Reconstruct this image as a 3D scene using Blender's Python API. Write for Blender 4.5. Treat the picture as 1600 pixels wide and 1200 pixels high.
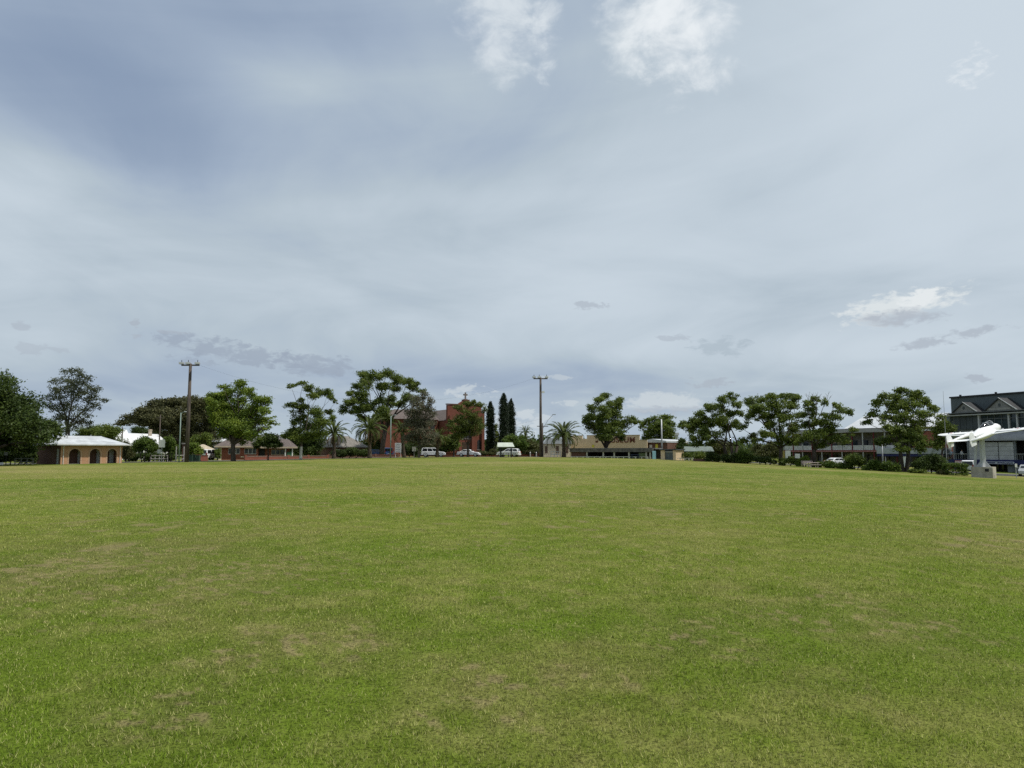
import bpy, math, random
import numpy as np
from mathutils import Vector, Matrix

# ------------------------------------------------------------------ clear
for o in list(bpy.data.objects):
    bpy.data.objects.remove(o)
S = bpy.context.scene
C = S.collection
rnd = random.Random(7)
rng = np.random.default_rng(11)

# ------------------------------------------------------------------ camera
F, HOR, CAMZ = 1156.0, 706.0, 1.6            # focal length and horizon in photo pixels, eye height
TH = math.atan((HOR - 600) / F)
cam = bpy.data.objects.new('camera', bpy.data.cameras.new('camera'))
C.objects.link(cam)
cam.data.sensor_width = 36.0
cam.data.lens = 36.0 * F / 1600.0
cam.data.clip_start, cam.data.clip_end = 0.1, 9000
cam.location = (0, 0, CAMZ)
cam.rotation_euler = (math.pi / 2 + TH, 0, 0)
S.camera = cam

def ray(px, py):
    u, v = (px - 800) / F, (600 - py) / F
    fw = math.cos(TH) - v * math.sin(TH)
    up = math.sin(TH) + v * math.cos(TH)
    return u / fw, up / fw
def pt(px, py, d):
    a, b = ray(px, py)
    return Vector((a * d, d, CAMZ + b * d))

# ------------------------------------------------------------------ world, sun, exposure
SUN_AZ, SUN_EL = math.radians(104), math.radians(62)     # azimuth clockwise from the view axis (+Y)
W = bpy.data.worlds.new('World'); S.world = W; W.use_nodes = True
wt = W.node_tree
for n in list(wt.nodes): wt.nodes.remove(n)
class NT:
    def __init__(s, t): s.t = t
    def n(s, typ, **k):
        x = s.t.nodes.new(typ)
        for a, b in k.items(): setattr(x, a, b)
        return x
    def put(s, sock, v):
        if hasattr(v, 'is_output'): s.t.links.new(v, sock)
        elif v is not None: sock.default_value = v
    def m(s, op, a, b=None, c=None, clamp=False):
        x = s.n('ShaderNodeMath', operation=op, use_clamp=clamp)
        s.put(x.inputs[0], a); s.put(x.inputs[1], b)
        if c is not None: s.put(x.inputs[2], c)
        return x.outputs[0]
    def vec(s, a, b, c):
        x = s.n('ShaderNodeCombineXYZ')
        for i, v in enumerate((a, b, c)): s.put(x.inputs[i], v)
        return x.outputs[0]
    def noise(s, v, scale, detail=4, rough=.5, dist=0.0, lac=2.0):
        x = s.n('ShaderNodeTexNoise')
        s.put(x.inputs['Vector'], v)
        x.inputs['Scale'].default_value = scale; x.inputs['Detail'].default_value = detail
        x.inputs['Roughness'].default_value = rough; x.inputs['Distortion'].default_value = dist
        x.inputs['Lacunarity'].default_value = lac
        return x.outputs[0]
    def mix(s, f, a, b):
        x = s.n('ShaderNodeMix', data_type='RGBA')
        s.put(x.inputs[0], f)
        for i, v in ((6, a), (7, b)):
            if isinstance(v, tuple): v = tuple(v) + ((1,) if len(v) == 3 else ())
            s.put(x.inputs[i], v)
        return x.outputs[2]
    def ss(s, v, lo, hi, t0=0., t1=1.):
        x = s.n('ShaderNodeMapRange', interpolation_type='SMOOTHSTEP')
        s.put(x.inputs[0], v); s.put(x.inputs[1], lo); s.put(x.inputs[2], hi); s.put(x.inputs[3], t0); s.put(x.inputs[4], t1)
        return x.outputs[0]

def build_sky():
    T = NT(wt)
    gen = T.n('ShaderNodeTexCoord').outputs['Generated']
    sep = T.n('ShaderNodeSeparateXYZ'); T.put(sep.inputs[0], gen)
    x, y, z = sep.outputs
    zz = T.m('ADD', T.m('MAXIMUM', z, 0.0), 0.16)
    cx, cy = T.m('DIVIDE', x, zz), T.m('DIVIDE', y, zz)
    az = T.m('ARCTAN2', x, y); el = T.m('ARCSINE', z)
    sky = T.n('ShaderNodeTexSky', sky_type='NISHITA')
    sky.sun_disc = False
    sky.sun_elevation = SUN_EL; sky.sun_rotation = SUN_AZ
    sky.air_density = 1.0; sky.dust_density = 2.0; sky.ozone_density = 1.0
    blue = T.n('ShaderNodeVectorMath', operation='SCALE'); T.put(blue.inputs[0], sky.outputs[0]); blue.inputs[3].default_value = 0.085
    # high thin cloud sheet, laid out on a plane overhead
    rot = T.vec(T.m('ADD', T.m('MULTIPLY', cx, .9), T.m('MULTIPLY', cy, .25)), T.m('ADD', T.m('MULTIPLY', cx, -.3), T.m('MULTIPLY', cy, .62)), 3.7)
    n1 = T.noise(rot, 0.55, 4, .5, .5)
    n2 = T.noise(rot, 1.7, 5, .55, .7)
    v = T.m('ADD', T.m('MULTIPLY', T.m('SUBTRACT', n1, .5), .75), T.m('MULTIPLY', T.m('SUBTRACT', n2, .5), .62))
    st = T.vec(T.m('ADD', T.m('MULTIPLY', az, .8), T.m('MULTIPLY', el, .9)), T.m('ADD', T.m('MULTIPLY', el, 6.5), T.m('MULTIPLY', az, -1.1)), 1.3)
    v = T.m('ADD', v, T.m('MULTIPLY', T.m('SUBTRACT', T.noise(st, 1.9, 4, .5, .6), .5), .28))
    v = T.m("ADD", v, .59)
    def ang(px, py):
        a, b = ray(px, py)
        return math.atan(a), math.atan(b * math.cos(math.atan(a)))
    def rr(px, py, sx, sy):
        a0, e0 = ang(px, py)
        k = math.cos(a0) ** 2
        u = T.m('MULTIPLY', T.m('SUBTRACT', az, a0), F / (sx * k))
        w = T.m('MULTIPLY', T.m('SUBTRACT', el, e0), F / sy)
        return u, w, T.m('ADD', T.m('MULTIPLY', u, u), T.m('MULTIPLY', w, w))
    # broad thick and thin places of the sheet
    for px, py, sx, sy, wgt in ((30, 95, 240, 85, -.30), (290, 215, 150, 60, -.09), (470, 20, 300, 60, -.14), (470, 130, 130, 34, .16), (800, 240, 130, 60, -.10),
                                (1150, 60, 200, 90, .10), (1450, 150, 300, 130, .04), (1420, 370, 260, 90, .14), (860, 470, 260, 90, .28),
                                (640, 330, 300, 40, .10), (760, 345, 180, 26, -.12), (200, 420, 330, 90, .02), (1250, 440, 160, 50, -.10),
                                (100, 580, 400, 28, -.05), (720, 590, 280, 30, -.22), (1000, 600, 320, 22, -.10), (1150, 540, 360, 26, .10), (1450, 555, 330, 55, .26), (300, 470, 420, 70, .03), (1750, 20, 620, 300, .46), (1010, 250, 160, 70, .10), (0, 270, 180, 50, .12), (1560, 330, 80, 100, -.10)):
        _, _, r2 = rr(px, py, sx, sy)
        v = T.m('ADD', v, T.m('MULTIPLY', T.m('POWER', 2.718, T.m('MULTIPLY', r2, -1.0)), wgt))
    v = T.ss(v, -.05, 1.05)
    ramp = T.n('ShaderNodeValToRGB'); T.put(ramp.inputs[0], v)
    e = ramp.color_ramp.elements
    e[0].position = 0; e[0].color = (.258, .338, .476, 1)
    e[1].position = 1; e[1].color = (.600, .682, .755, 1)
    m1 = e.new(.35); m1.color = (.368, .452, .572, 1)
    m2 = e.new(.65); m2.color = (.466, .550, .625, 1)
    col = T.mix(T.ss(v, 0., .6, .86, .97), blue.outputs[0], ramp.outputs[0])
    # separate small clouds
    fine = T.vec(T.m('MULTIPLY', az, 1.0), T.m('MULTIPLY', el, 1.5), .3)
    nf = T.noise(fine, 17, 9, .60, .35)
    nf2 = T.noise(fine, 9, 7, .58, .2)
    nn = T.m('ADD', T.m('MULTIPLY', nf, .55), T.m('MULTIPLY', nf2, .45))
    nsm = T.noise(T.vec(az, T.m('MULTIPLY', el, 2.1), .7), 48, 6, .62, .3)
    def puff(px, py, sx, sy, color, amt, k=3.2, soft=.9, bias=0., tilt=0.):
        nonlocal col
        u, w, r2 = rr(px, py, sx, sy)
        if tilt:
            u2 = T.m('ADD', u, T.m('MULTIPLY', w, tilt)); r2 = T.m('ADD', T.m('MULTIPLY', u2, u2), T.m('MULTIPLY', w, w))
        d = T.m('ADD', T.m('SUBTRACT', 1.0 + bias, r2), T.m('MULTIPLY', T.m('SUBTRACT', nsm if sy < 26 else nn, .5), k * (2.2 if sy < 26 else 2)))
        col = T.mix(T.ss(d, 0., soft, 0., amt), col, color)
    WH, GR, DG = (.80, .85, .88), (.40, .45, .52), (.33, .39, .48)
    puff(985, 60, 58, 98, WH, .72, 4.2, 2.0, .05, .35)
    puff(1068, 45, 86, 108, (.84, .88, .91), .95, 3.6, 2.0, .35)
    puff(1050, 130, 72, 56, WH, .42, 5., 2.0, -.2, .8)
    puff(785, 18, 90, 85, WH, .66, 4.4, 2.1, .1, .2)
    puff(850, 18, 36, 85, WH, .45, 4.5, 2.0, -.05)
    puff(1515, 108, 40, 24, (.88, .91, .93), .38, 3.5, 1.6, 0.)
    puff(1405, 480, 90, 24, (.72, .77, .79), .95, 2.2, 1.2, .3, -.5)
    puff(1440, 464, 34, 14, (.78, .82, .84), .9, 3., 1.0, .1)
    puff(1408, 496, 84, 12, (.42, .47, .54), .85, 2.0, 1.2, .2)
    puff(1480, 528, 62, 13, GR, .7, 2.6, 1.1, .15, -1.)
    puff(925, 477, 34, 7, GR, .6, 3., .9, 0.)
    puff(1125, 542, 46, 15, (.41, .49, .56), .7, 2.2, 1., .2)
    puff(1050, 528, 25, 6, GR, .5, 3., .9, -.1)
    puff(1525, 590, 22, 8, GR, .75, 2.8, .7, 0.)
    puff(362, 550, 84, 24, DG, .75, 3.0, 1.2, .3, 1.2)
    puff(488, 572, 58, 18, DG, .72, 3.0, 1.2, .3)
    puff(300, 560, 60, 10, DG, .5, 4., 1., -.3)
    puff(212, 508, 9, 8, GR, .7, 3., .8); puff(214, 527, 9, 6, GR, .6, 3., .8); puff(32, 508, 16, 6, GR, .5, 3., .8)
    puff(265, 518, 30, 4, GR, .5, 4., .8, -.2); puff(65, 546, 50, 9, GR, .4, 4., 1., -.3)
    puff(1110, 597, 50, 9, GR, .6, 3., .9, -.1)
    puff(740, 612, 42, 11, (.60, .66, .70), .7, 3., .9, -.1)
    puff(1040, 628, 66, 15, (.60, .66, .70), .8, 2.4, 1., .3)
    puff(1040, 640, 60, 7, GR, .6, 2.8, .9, -.1)
    puff(865, 590, 38, 6, (.58, .64, .68), .55, 3., .9, -.1); puff(885, 630, 30, 6, (.6, .66, .7), .6, 3., .9, -.1)
    puff(820, 660, 50, 22, (.62, .68, .72), .7, 3., .9, -.1)
    bg = T.n('ShaderNodeBackground'); T.put(bg.inputs[0], col); bg.inputs[1].default_value = 1.0
    out = T.n('ShaderNodeOutputWorld'); wt.links.new(bg.outputs[0], out.inputs[0])
build_sky()
W.cycles.sampling_method = 'NONE'

sun = bpy.data.objects.new('sun', bpy.data.lights.new('sun', 'SUN')); C.objects.link(sun)
sun.data.energy = 4.2; sun.data.angle = math.radians(1.5); sun.data.color = (1.0, .955, .88)
sd = Vector((math.sin(SUN_AZ) * math.cos(SUN_EL), math.cos(SUN_AZ) * math.cos(SUN_EL), math.sin(SUN_EL)))
sun.rotation_euler = (-sd).to_track_quat('-Z', 'Y').to_euler(); sun.location = sd * 300

vs = S.view_settings
vs.view_transform = 'Standard'; vs.look = 'None'; vs.exposure = 0.0; vs.gamma = 1.0; vs.use_curve_mapping = False
S.render.engine = 'CYCLES'
S.cycles.max_bounces = 5; S.cycles.diffuse_bounces = 2; S.cycles.glossy_bounces = 2; S.cycles.sample_clamp_indirect = 4.0; S.cycles.transmission_bounces = 3; S.cycles.transparent_max_bounces = 4
S.cycles.use_denoising = False

# ------------------------------------------------------------------ helpers
def hexc(r, g, b):
    f = lambda c: (c / 255 / 12.92) if c / 255 <= .04045 else ((c / 255 + .055) / 1.055) ** 2.4
    return (f(r), f(g), f(b))
MATS = {}
def mat(name, col, rough=.75, var=.12, scale=3.0, bump=0.0, metal=0.0, col2=None, spec=.3, stretch=(1, 1, 1)):
    if name in MATS: return MATS[name]
    m = bpy.data.materials.new(name); m.use_nodes = True
    T = NT(m.node_tree); b = m.node_tree.nodes['Principled BSDF']
    tc = T.n('ShaderNodeTexCoord').outputs['Object']
    mp = T.n('ShaderNodeMapping'); T.put(mp.inputs[0], tc); mp.inputs['Scale'].default_value = stretch
    n = T.noise(mp.outputs[0], scale, 5, .6)
    c2 = col2 or tuple(max(0, c * (1 - 2.2 * var)) for c in col)
    c1 = col if col2 else tuple(min(1, c * (1 + .8 * var)) for c in col)
    T.put(b.inputs['Base Color'], T.mix(T.ss(n, .3, .7), c1, c2))
    b.inputs['Roughness'].default_value = rough; b.inputs['Metallic'].default_value = metal
    b.inputs['Specular IOR Level'].default_value = spec
    if bump:
        bn = T.n('ShaderNodeBump'); bn.inputs['Strength'].default_value = bump; bn.inputs['Distance'].default_value = .02
        T.put(bn.inputs['Height'], T.noise(mp.outputs[0], scale * 6, 3)); T.put(b.inputs['Normal'], bn.outputs[0])
    MATS[name] = m
    return m
def brick_mat(name, c1, c2, mortar):
    if name in MATS: return MATS[name]
    m = bpy.data.materials.new(name); m.use_nodes = True
    T = NT(m.node_tree); b = m.node_tree.nodes['Principled BSDF']
    tc = T.n('ShaderNodeTexCoord').outputs['Object']
    sp = T.n('ShaderNodeSeparateXYZ'); T.put(sp.inputs[0], tc)
    v = T.vec(T.m('ADD', sp.outputs[0], sp.outputs[1]), sp.outputs[2], 0.0)
    br = T.n('ShaderNodeTexBrick'); T.put(br.inputs['Vector'], v)
    br.inputs['Color1'].default_value = c1 + (1,); br.inputs['Color2'].default_value = c2 + (1,); br.inputs['Mortar'].default_value = mortar + (1,)
    br.inputs['Scale'].default_value = 1.0; br.inputs['Mortar Size'].default_value = .010
    br.inputs['Brick Width'].default_value = .24; br.inputs['Row Height'].default_value = .086
    n = T.noise(tc, .8, 4)
    T.put(b.inputs['Base Color'], T.mix(T.ss(n, .35, .75, 0, .35), br.outputs[0], tuple(c * .6 for c in c1)))
    b.inputs['Roughness'].default_value = .9; b.inputs['Specular IOR Level'].default_value = .15
    MATS[name] = m
    return m
def leaf_mat(name, dark, light, tip=None, trans=.38):
    if name in MATS: return MATS[name]
    m = bpy.data.materials.new(name); m.use_nodes = True
    T = NT(m.node_tree); nt = m.node_tree; b = nt.nodes['Principled BSDF']
    g = T.n('ShaderNodeNewGeometry')
    tc = T.n('ShaderNodeTexCoord').outputs['Object']
    n = T.noise(tc, .55, 3)
    f = T.m('ADD', T.m('MULTIPLY', g.outputs['Random Per Island'], .75), T.m('MULTIPLY', T.m('SUBTRACT', n, .5), 1.6), clamp=True)
    c = T.mix(f, dark, light)
    if tip: c = T.mix(T.ss(g.outputs['Random Per Island'], .86, .9), c, tip)
    T.put(b.inputs['Base Color'], c); b.inputs['Roughness'].default_value = .55; b.inputs['Specular IOR Level'].default_value = .25
    tr = T.n('ShaderNodeBsdfTranslucent'); T.put(tr.inputs[0], c)
    mx = T.n('ShaderNodeMixShader'); mx.inputs[0].default_value = trans
    nt.links.new(b.outputs[0], mx.inputs[1]); nt.links.new(tr.outputs[0], mx.inputs[2])
    nt.links.new(mx.outputs[0], nt.nodes['Material Output'].inputs[0])
    MATS[name] = m
    return m
def glass_mat(name, col=(.02, .025, .03)):
    if name in MATS: return MATS[name]
    m = mat(name, col, .08, .2, .7, spec=.5); return m

class MB:
    def __init__(s): s.v = []; s.f = []
    def quad(s, *p):
        b = len(s.v); s.v += [tuple(q) for q in p]; s.f.append(tuple(range(b, b + len(p)))); return s
    def box(s, x0, x1, y0, y1, z0, z1, M=None):
        b = len(s.v)
        P = [(x, y, z) for z in (z0, z1) for x, y in ((x0, y0), (x1, y0), (x1, y1), (x0, y1))]
        if M: P = [tuple(M @ Vector(p)) for p in P]
        s.v += P
        s.f += [tuple(b + i for i in q) for q in ((3, 2, 1, 0), (4, 5, 6, 7), (0, 1, 5, 4), (1, 2, 6, 5), (2, 3, 7, 6), (3, 0, 4, 7))]
        return s
    def prism(s, poly, y0, y1, M=None):          # polygon in XZ pushed along Y
        n = len(poly); b = len(s.v)
        P = [(x, y0, z) for x, z in poly] + [(x, y1, z) for x, z in poly]
        if M: P = [tuple(M @ Vector(p)) for p in P]
        s.v += P
        s.f.append(tuple(b + i for i in range(n))); s.f.append(tuple(b + n + i for i in reversed(range(n))))
        for i in range(n):
            j = (i + 1) % n; s.f.append((b + i, b + n + i, b + n + j, b + j))
        return s
    def tube(s, pts, rad, sides=6, cap=True):
        pts = [Vector(p) for p in pts]; n = len(pts)
        if not hasattr(rad, '__len__'): rad = [rad] * n
        b = len(s.v)
        for i, p in enumerate(pts):
            t = (pts[min(i + 1, n - 1)] - pts[max(i - 1, 0)])
            t = t.normalized() if t.length > 1e-9 else Vector((0, 0, 1))
            a = t.orthogonal().normalized() if abs(t.z) < .999 else Vector((1, 0, 0))
            if abs(t.z) > .3: a = (Vector((1, 0, 0)) - t * t.x).normalized()
            c = t.cross(a)
            for k in range(sides):
                w = 2 * math.pi * k / sides
                s.v.append(tuple(p + (a * math.cos(w) + c * math.sin(w)) * rad[i]))
        for i in range(n - 1):
            for k in range(sides):
                k2 = (k + 1) % sides
                s.f.append((b + i * sides + k, b + i * sides + k2, b + (i + 1) * sides + k2, b + (i + 1) * sides + k))
        if cap:
            s.f.append(tuple(b + k for k in reversed(range(sides)))); s.f.append(tuple(b + (n - 1) * sides + k for k in range(sides)))
        return s
    def mesh(s, name, smooth=False):
        me = bpy.data.meshes.new(name); me.from_pydata(s.v, [], s.f); me.update()
        if smooth: me.polygons.foreach_set('use_smooth', [True] * len(me.polygons))
        return me
    def build(s, name, m, parent=None, smooth=False, bevel=0):
        me = s.mesh(name, smooth); me.materials.append(m)
        o = bpy.data.objects.new(name, me); C.objects.link(o); o.parent = parent
        if bevel:
            q = o.modifiers.new('bevel', 'BEVEL'); q.width = bevel; q.segments = 2; q.limit_method = 'ANGLE'
        return o
def np_mesh(name, V, faces_per, m, parent=None, colors=None):
    """V: (N,k,3) array of separate k-gons"""
    N, k, _ = V.shape
    me = bpy.data.meshes.new(name)
    me.vertices.add(N * k); me.vertices.foreach_set('co', V.reshape(-1).astype(np.float32))
    me.loops.add(N * k); me.loops.foreach_set('vertex_index', np.arange(N * k, dtype=np.int32))
    me.polygons.add(N); me.polygons.foreach_set('loop_start', np.arange(0, N * k, k, dtype=np.int32))
    me.polygons.foreach_set('loop_total', np.full(N, k, dtype=np.int32))
    me.update(calc_edges=True)
    if colors is not None:
        at = me.color_attributes.new('tint', 'FLOAT_COLOR', 'POINT'); at.data.foreach_set('color', colors.reshape(-1).astype(np.float32))
    me.materials.append(m)
    o = bpy.data.objects.new(name, me); C.objects.link(o); o.parent = parent
    return o
def tag(o, label=None, cat=None, group=None, kind=None):
    if label: o['label'] = label
    if cat: o['category'] = cat
    if group: o['group'] = group
    if kind: o['kind'] = kind
    return o
def empty(name, loc, label, cat, group=None, rz=0.0):
    o = bpy.data.objects.new(name, None); C.objects.link(o); o.location = loc; o.rotation_euler = (0, 0, rz); o.empty_display_size = .3
    return tag(o, label, cat, group)

# value noise shared by the lawn and its blades
_H = np.random.default_rng(5).random((256, 256))
def vnoise(x, y, s, seed=0):
    x = np.asarray(x) * s + seed * 17.3; y = np.asarray(y) * s + seed * 9.1
    xi = np.floor(x).astype(int); yi = np.floor(y).astype(int); fx = x - xi; fy = y - yi
    fx = fx * fx * (3 - 2 * fx); fy = fy * fy * (3 - 2 * fy)
    g = lambda a, b: _H[a & 255, b & 255]
    return (g(xi, yi) * (1 - fx) + g(xi + 1, yi) * fx) * (1 - fy) + (g(xi, yi + 1) * (1 - fx) + g(xi + 1, yi + 1) * fx) * fy
def fbm(x, y, s, seed=0, o=4):
    t = 0; a = .5; n = 0
    for i in range(o):
        t = t + a * vnoise(x, y, s * 2.03 ** i, seed + i * 3); n += a; a *= .5
    return t / n

# ------------------------------------------------------------------ ground
EDGE = [(-900, 70, 735), (-300, 88, 730), (0, 100, 727.5), (200, 104, 724.5), (400, 112, 720.5), (560, 125, 716.5), (700, 135, 714.5), (830, 138, 714), (1000, 131, 716.5), (1060, 125, 719),
        (1160, 118, 724), (1240, 112, 729), (1360, 105, 735.5), (1400, 102, 738), (1480, 97, 743), (1600, 90, 750.5), (1900, 75, 764), (2600, 50, 785)]
_ea = np.array([math.atan(ray(p, y)[0]) for p, d, y in EDGE])
_er = np.array([d / math.cos(a) for (p, d, y), a in zip(EDGE, _ea)])
_ez = np.array([pt(p, y, d).z for p, d, y in EDGE])
_ea = np.concatenate(([-math.pi], _ea, [math.pi])); _er = np.concatenate(([60.], _er, [60.])); _ez = np.concatenate(([0.], _ez, [0.]))
def _smooth_interp(a, tab):
    t = 0
    for k in (-.05, -.025, 0, .025, .05): t = t + np.interp(a + k, _ea, tab)
    return t / 5
def gz_np(x, y):
    a = np.arctan2(x, y); r = np.hypot(x, y)
    R = _smooth_interp(a, _er); Z = _smooth_interp(a, _ez)
    q = np.clip(r / R, 0, 1)
    roll = .05 * (fbm(x, y, .12, 4, 2) - .5) * np.clip(r / 6, 0, 1) * np.clip((60 - r) / 40, 0, 1)
    return Z * q ** 1.6 + roll
def gz(x, y): return float(gz_np(np.array([x]), np.array([y]))[0])
def base(px, d, py=712):
    p = pt(px, py, d); return Vector((p.x, d, gz(p.x, d)))

PATCH = [(150, 878, 1.7, .95), (350, 903, 1.2, .7), (400, 1010, .75, .6), (255, 1105, .45, .75), (310, 1090, .35, .5), (560, 1005, .5, .45), (935, 1042, .40, .75), (880, 1030, .30, .6), (1060, 1000, .5, .55),
         (1100, 975, .55, .6), (1150, 1010, .5, .4), (985, 1060, .3, .55), (780, 1070, .4, .45), (660, 1120, .25, .45), (800, 1120, .3, .4), (1260, 970, .7, .45), (1390, 1000, .6, .5), (1290, 1060, .4, .35),
         (1210, 955, .8, .4), (1570, 852, 2.2, .5), (1060, 800, 3., .35), (1330, 950, .8, .45), (1480, 975, .5, .5), (740, 1045, .35, .5), (880, 1060, .35, .55), (240, 830, 2.5, .4), (520, 1000, .4, .4)]
def ground_hit(px, py):
    a, b = ray(px, py); t = CAMZ / -b
    for _ in range(12): t = (CAMZ - gz(a * t, t)) / -b
    return a * t, t
PW = [ground_hit(px, py) + (r * .75, w) for px, py, r, w in PATCH]
def dry_of(x, y):
    """how worn the turf is at a point, 0 lush .. 1 bare; worn zones break up into small flecks"""
    d = np.zeros_like(x)
    wob = (fbm(x, y, 1.6, 8) - .5) * 2
    for a, b, r, w in PW:
        q = np.hypot((x - a), (y - b) * .55) / r
        d = np.maximum(d, w * np.clip(1.3 - q + wob * .9, 0, 1))
    zone = np.clip((fbm(x, y, .22, 30, 3) - .38) * 4, 0, 1)
    r = np.hypot(x, y); k = np.clip(7.5 / np.maximum(r, 1.), .12, 1.6)
    fl = np.where(r < 14, fbm(x, y * .8, 11.0, 21, 3), fbm(x, y * .6, 2.6, 23, 3))
    flecks = np.clip((fl - .67) * 14, 0, 1) * (.15 + .85 * zone)
    inside = np.clip((fl - .63 + .10 * d) * 12, 0, 1) * np.clip(d * 1.8, 0, 1)
    return np.clip(np.maximum(np.maximum(flecks * .8, inside), d * .15), 0, 1)
def lawn_color(x, y):
    r = np.hypot(x, y)
    big = fbm(x, y, .055, 2, 4); mid = fbm(x, y, .35, 6, 4); fin = fbm(x, y, 3.0, 13, 3)
    lush = np.array([.100, .152, .014]); mead = np.array([.146, .180, .026]); straw = np.array([.262, .236, .088]); soil = np.array([.25, .198, .108])
    # stretched mowing bands on the far turf
    band = fbm(x * .25, y, .11, 40, 3)
    t = np.clip((big - .5) * 2.2 + (mid - .5) * .9 + .52 + (band - .5) * .9, 0, 1)[:, None]
    c = lush * (1 - t) + mead * t
    out = np.clip((r - 20) / 70, 0, 1)
    s = np.clip((fin - .5) * .8 + (mid - .5) * .7 + .12 + .22 * out + (band - .5) * 1.5 * out, 0, 1)[:, None]
    c = c * (1 - s) + straw * s
    z = np.zeros_like(x)
    for a, b, r_, w in PW: z = np.maximum(z, w * np.clip(1.6 - np.hypot(x - a, (y - b) * .6) / (r_ * 1.7) + (mid - .5) * 1.6, 0, 1))
    z = (np.clip(z, 0, 1) * (.35 + .65 * fin))[:, None] * .42
    c = c * (1 - z) + np.array([.118, .104, .040]) * z
    d = dry_of(x, y)
    a = np.clip(d * 1.2, 0, 1)[:, None] * .75
    mixd = straw * .55 * fin[:, None] + soil * (.85 - .4 * fin[:, None])
    c = c * (1 - a) + mixd * a
    return c

def tuft_of(x, y): return fbm(x, y, 26.0, 50, 2)
def lawn():
    az_in = np.linspace(-.86, .86, 330)
    az_out = np.linspace(.86, 2 * math.pi - .86, 62)[1:-1]
    az = np.concatenate((az_in, az_out)); na = len(az)
    rad = np.concatenate((np.geomspace(1.2, 175, 400), np.geomspace(185, 5200, 18))); nr = len(rad)
    A, R = np.meshgrid(az, rad)
    x = (np.sin(A) * R).ravel(); y = (np.cos(A) * R).ravel()
    z = gz_np(x, y)
    co = np.stack((x, y, z), 1); co = np.vstack((co, [[0, 0, 0]]))
    i = np.arange(nr - 1)[:, None] * na; j = np.arange(na)[None]; j2 = (j + 1) % na
    q = np.stack((i + j, i + na + j, i + na + j2, i + j2), -1).reshape(-1, 4)[:, ::-1]
    fan = np.stack((np.full(na, nr * na), np.arange(na), (np.arange(na) + 1) % na), 1)[:, ::-1]
    me = bpy.data.meshes.new('lawn')
    me.from_pydata(co.tolist(), [], q.tolist() + fan.tolist()); me.update()
    col = np.ones((len(co), 4)); gx, gy = co[:, 0], co[:, 1]; gr = np.hypot(gx, gy)
    col[:, :3] = lawn_color(gx, gy)
    at = me.color_attributes.new('tint', 'FLOAT_COLOR', 'POINT'); at.data.foreach_set('color', col.reshape(-1).astype(np.float32))
    me.polygons.foreach_set('use_smooth', [True] * len(me.polygons))
    if me.polygons[5].normal.z < 0: me.flip_normals()
    m = bpy.data.materials.new('turf'); m.use_nodes = True
    T = NT(m.node_tree); b = m.node_tree.nodes['Principled BSDF']
    a = T.n('ShaderNodeAttribute', attribute_name='tint')
    g = T.n('ShaderNodeNewGeometry').outputs['Position']
    n1 = T.noise(g, 2.2, 6, .65); n2 = T.noise(g, 28, 5, .7)
    k = T.m('ADD', T.m('MULTIPLY', n1, .9), T.m('MULTIPLY', n2, .9))
    k = T.m('MULTIPLY', T.ss(k, .45, 1.35, .62, 1.30), T.ss(T.noise(g, 45, 3, .6), .36, .52, .38, 1.0))
    sc = T.n('ShaderNodeVectorMath', operation='SCALE'); T.put(sc.inputs[0], a.outputs['Color']); T.put(sc.inputs[3], k)
    T.put(b.inputs['Base Color'], sc.outputs[0]); b.inputs['Roughness'].default_value = .95; b.inputs['Specular IOR Level'].default_value = .05
    bp = T.n('ShaderNodeBump'); bp.inputs['Strength'].default_value = .8; bp.inputs['Distance'].default_value = .04
    T.put(bp.inputs['Height'], T.m('ADD', T.noise(g, 22, 5, .7), T.m('MULTIPLY', n1, 1.2))); T.put(b.inputs['Normal'], bp.outputs[0])
    me.materials.append(m)
    o = bpy.data.objects.new('lawn', me); C.objects.link(o)
    tag(o, 'wide mown park lawn with worn straw patches', kind='structure')
lawn()

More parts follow.
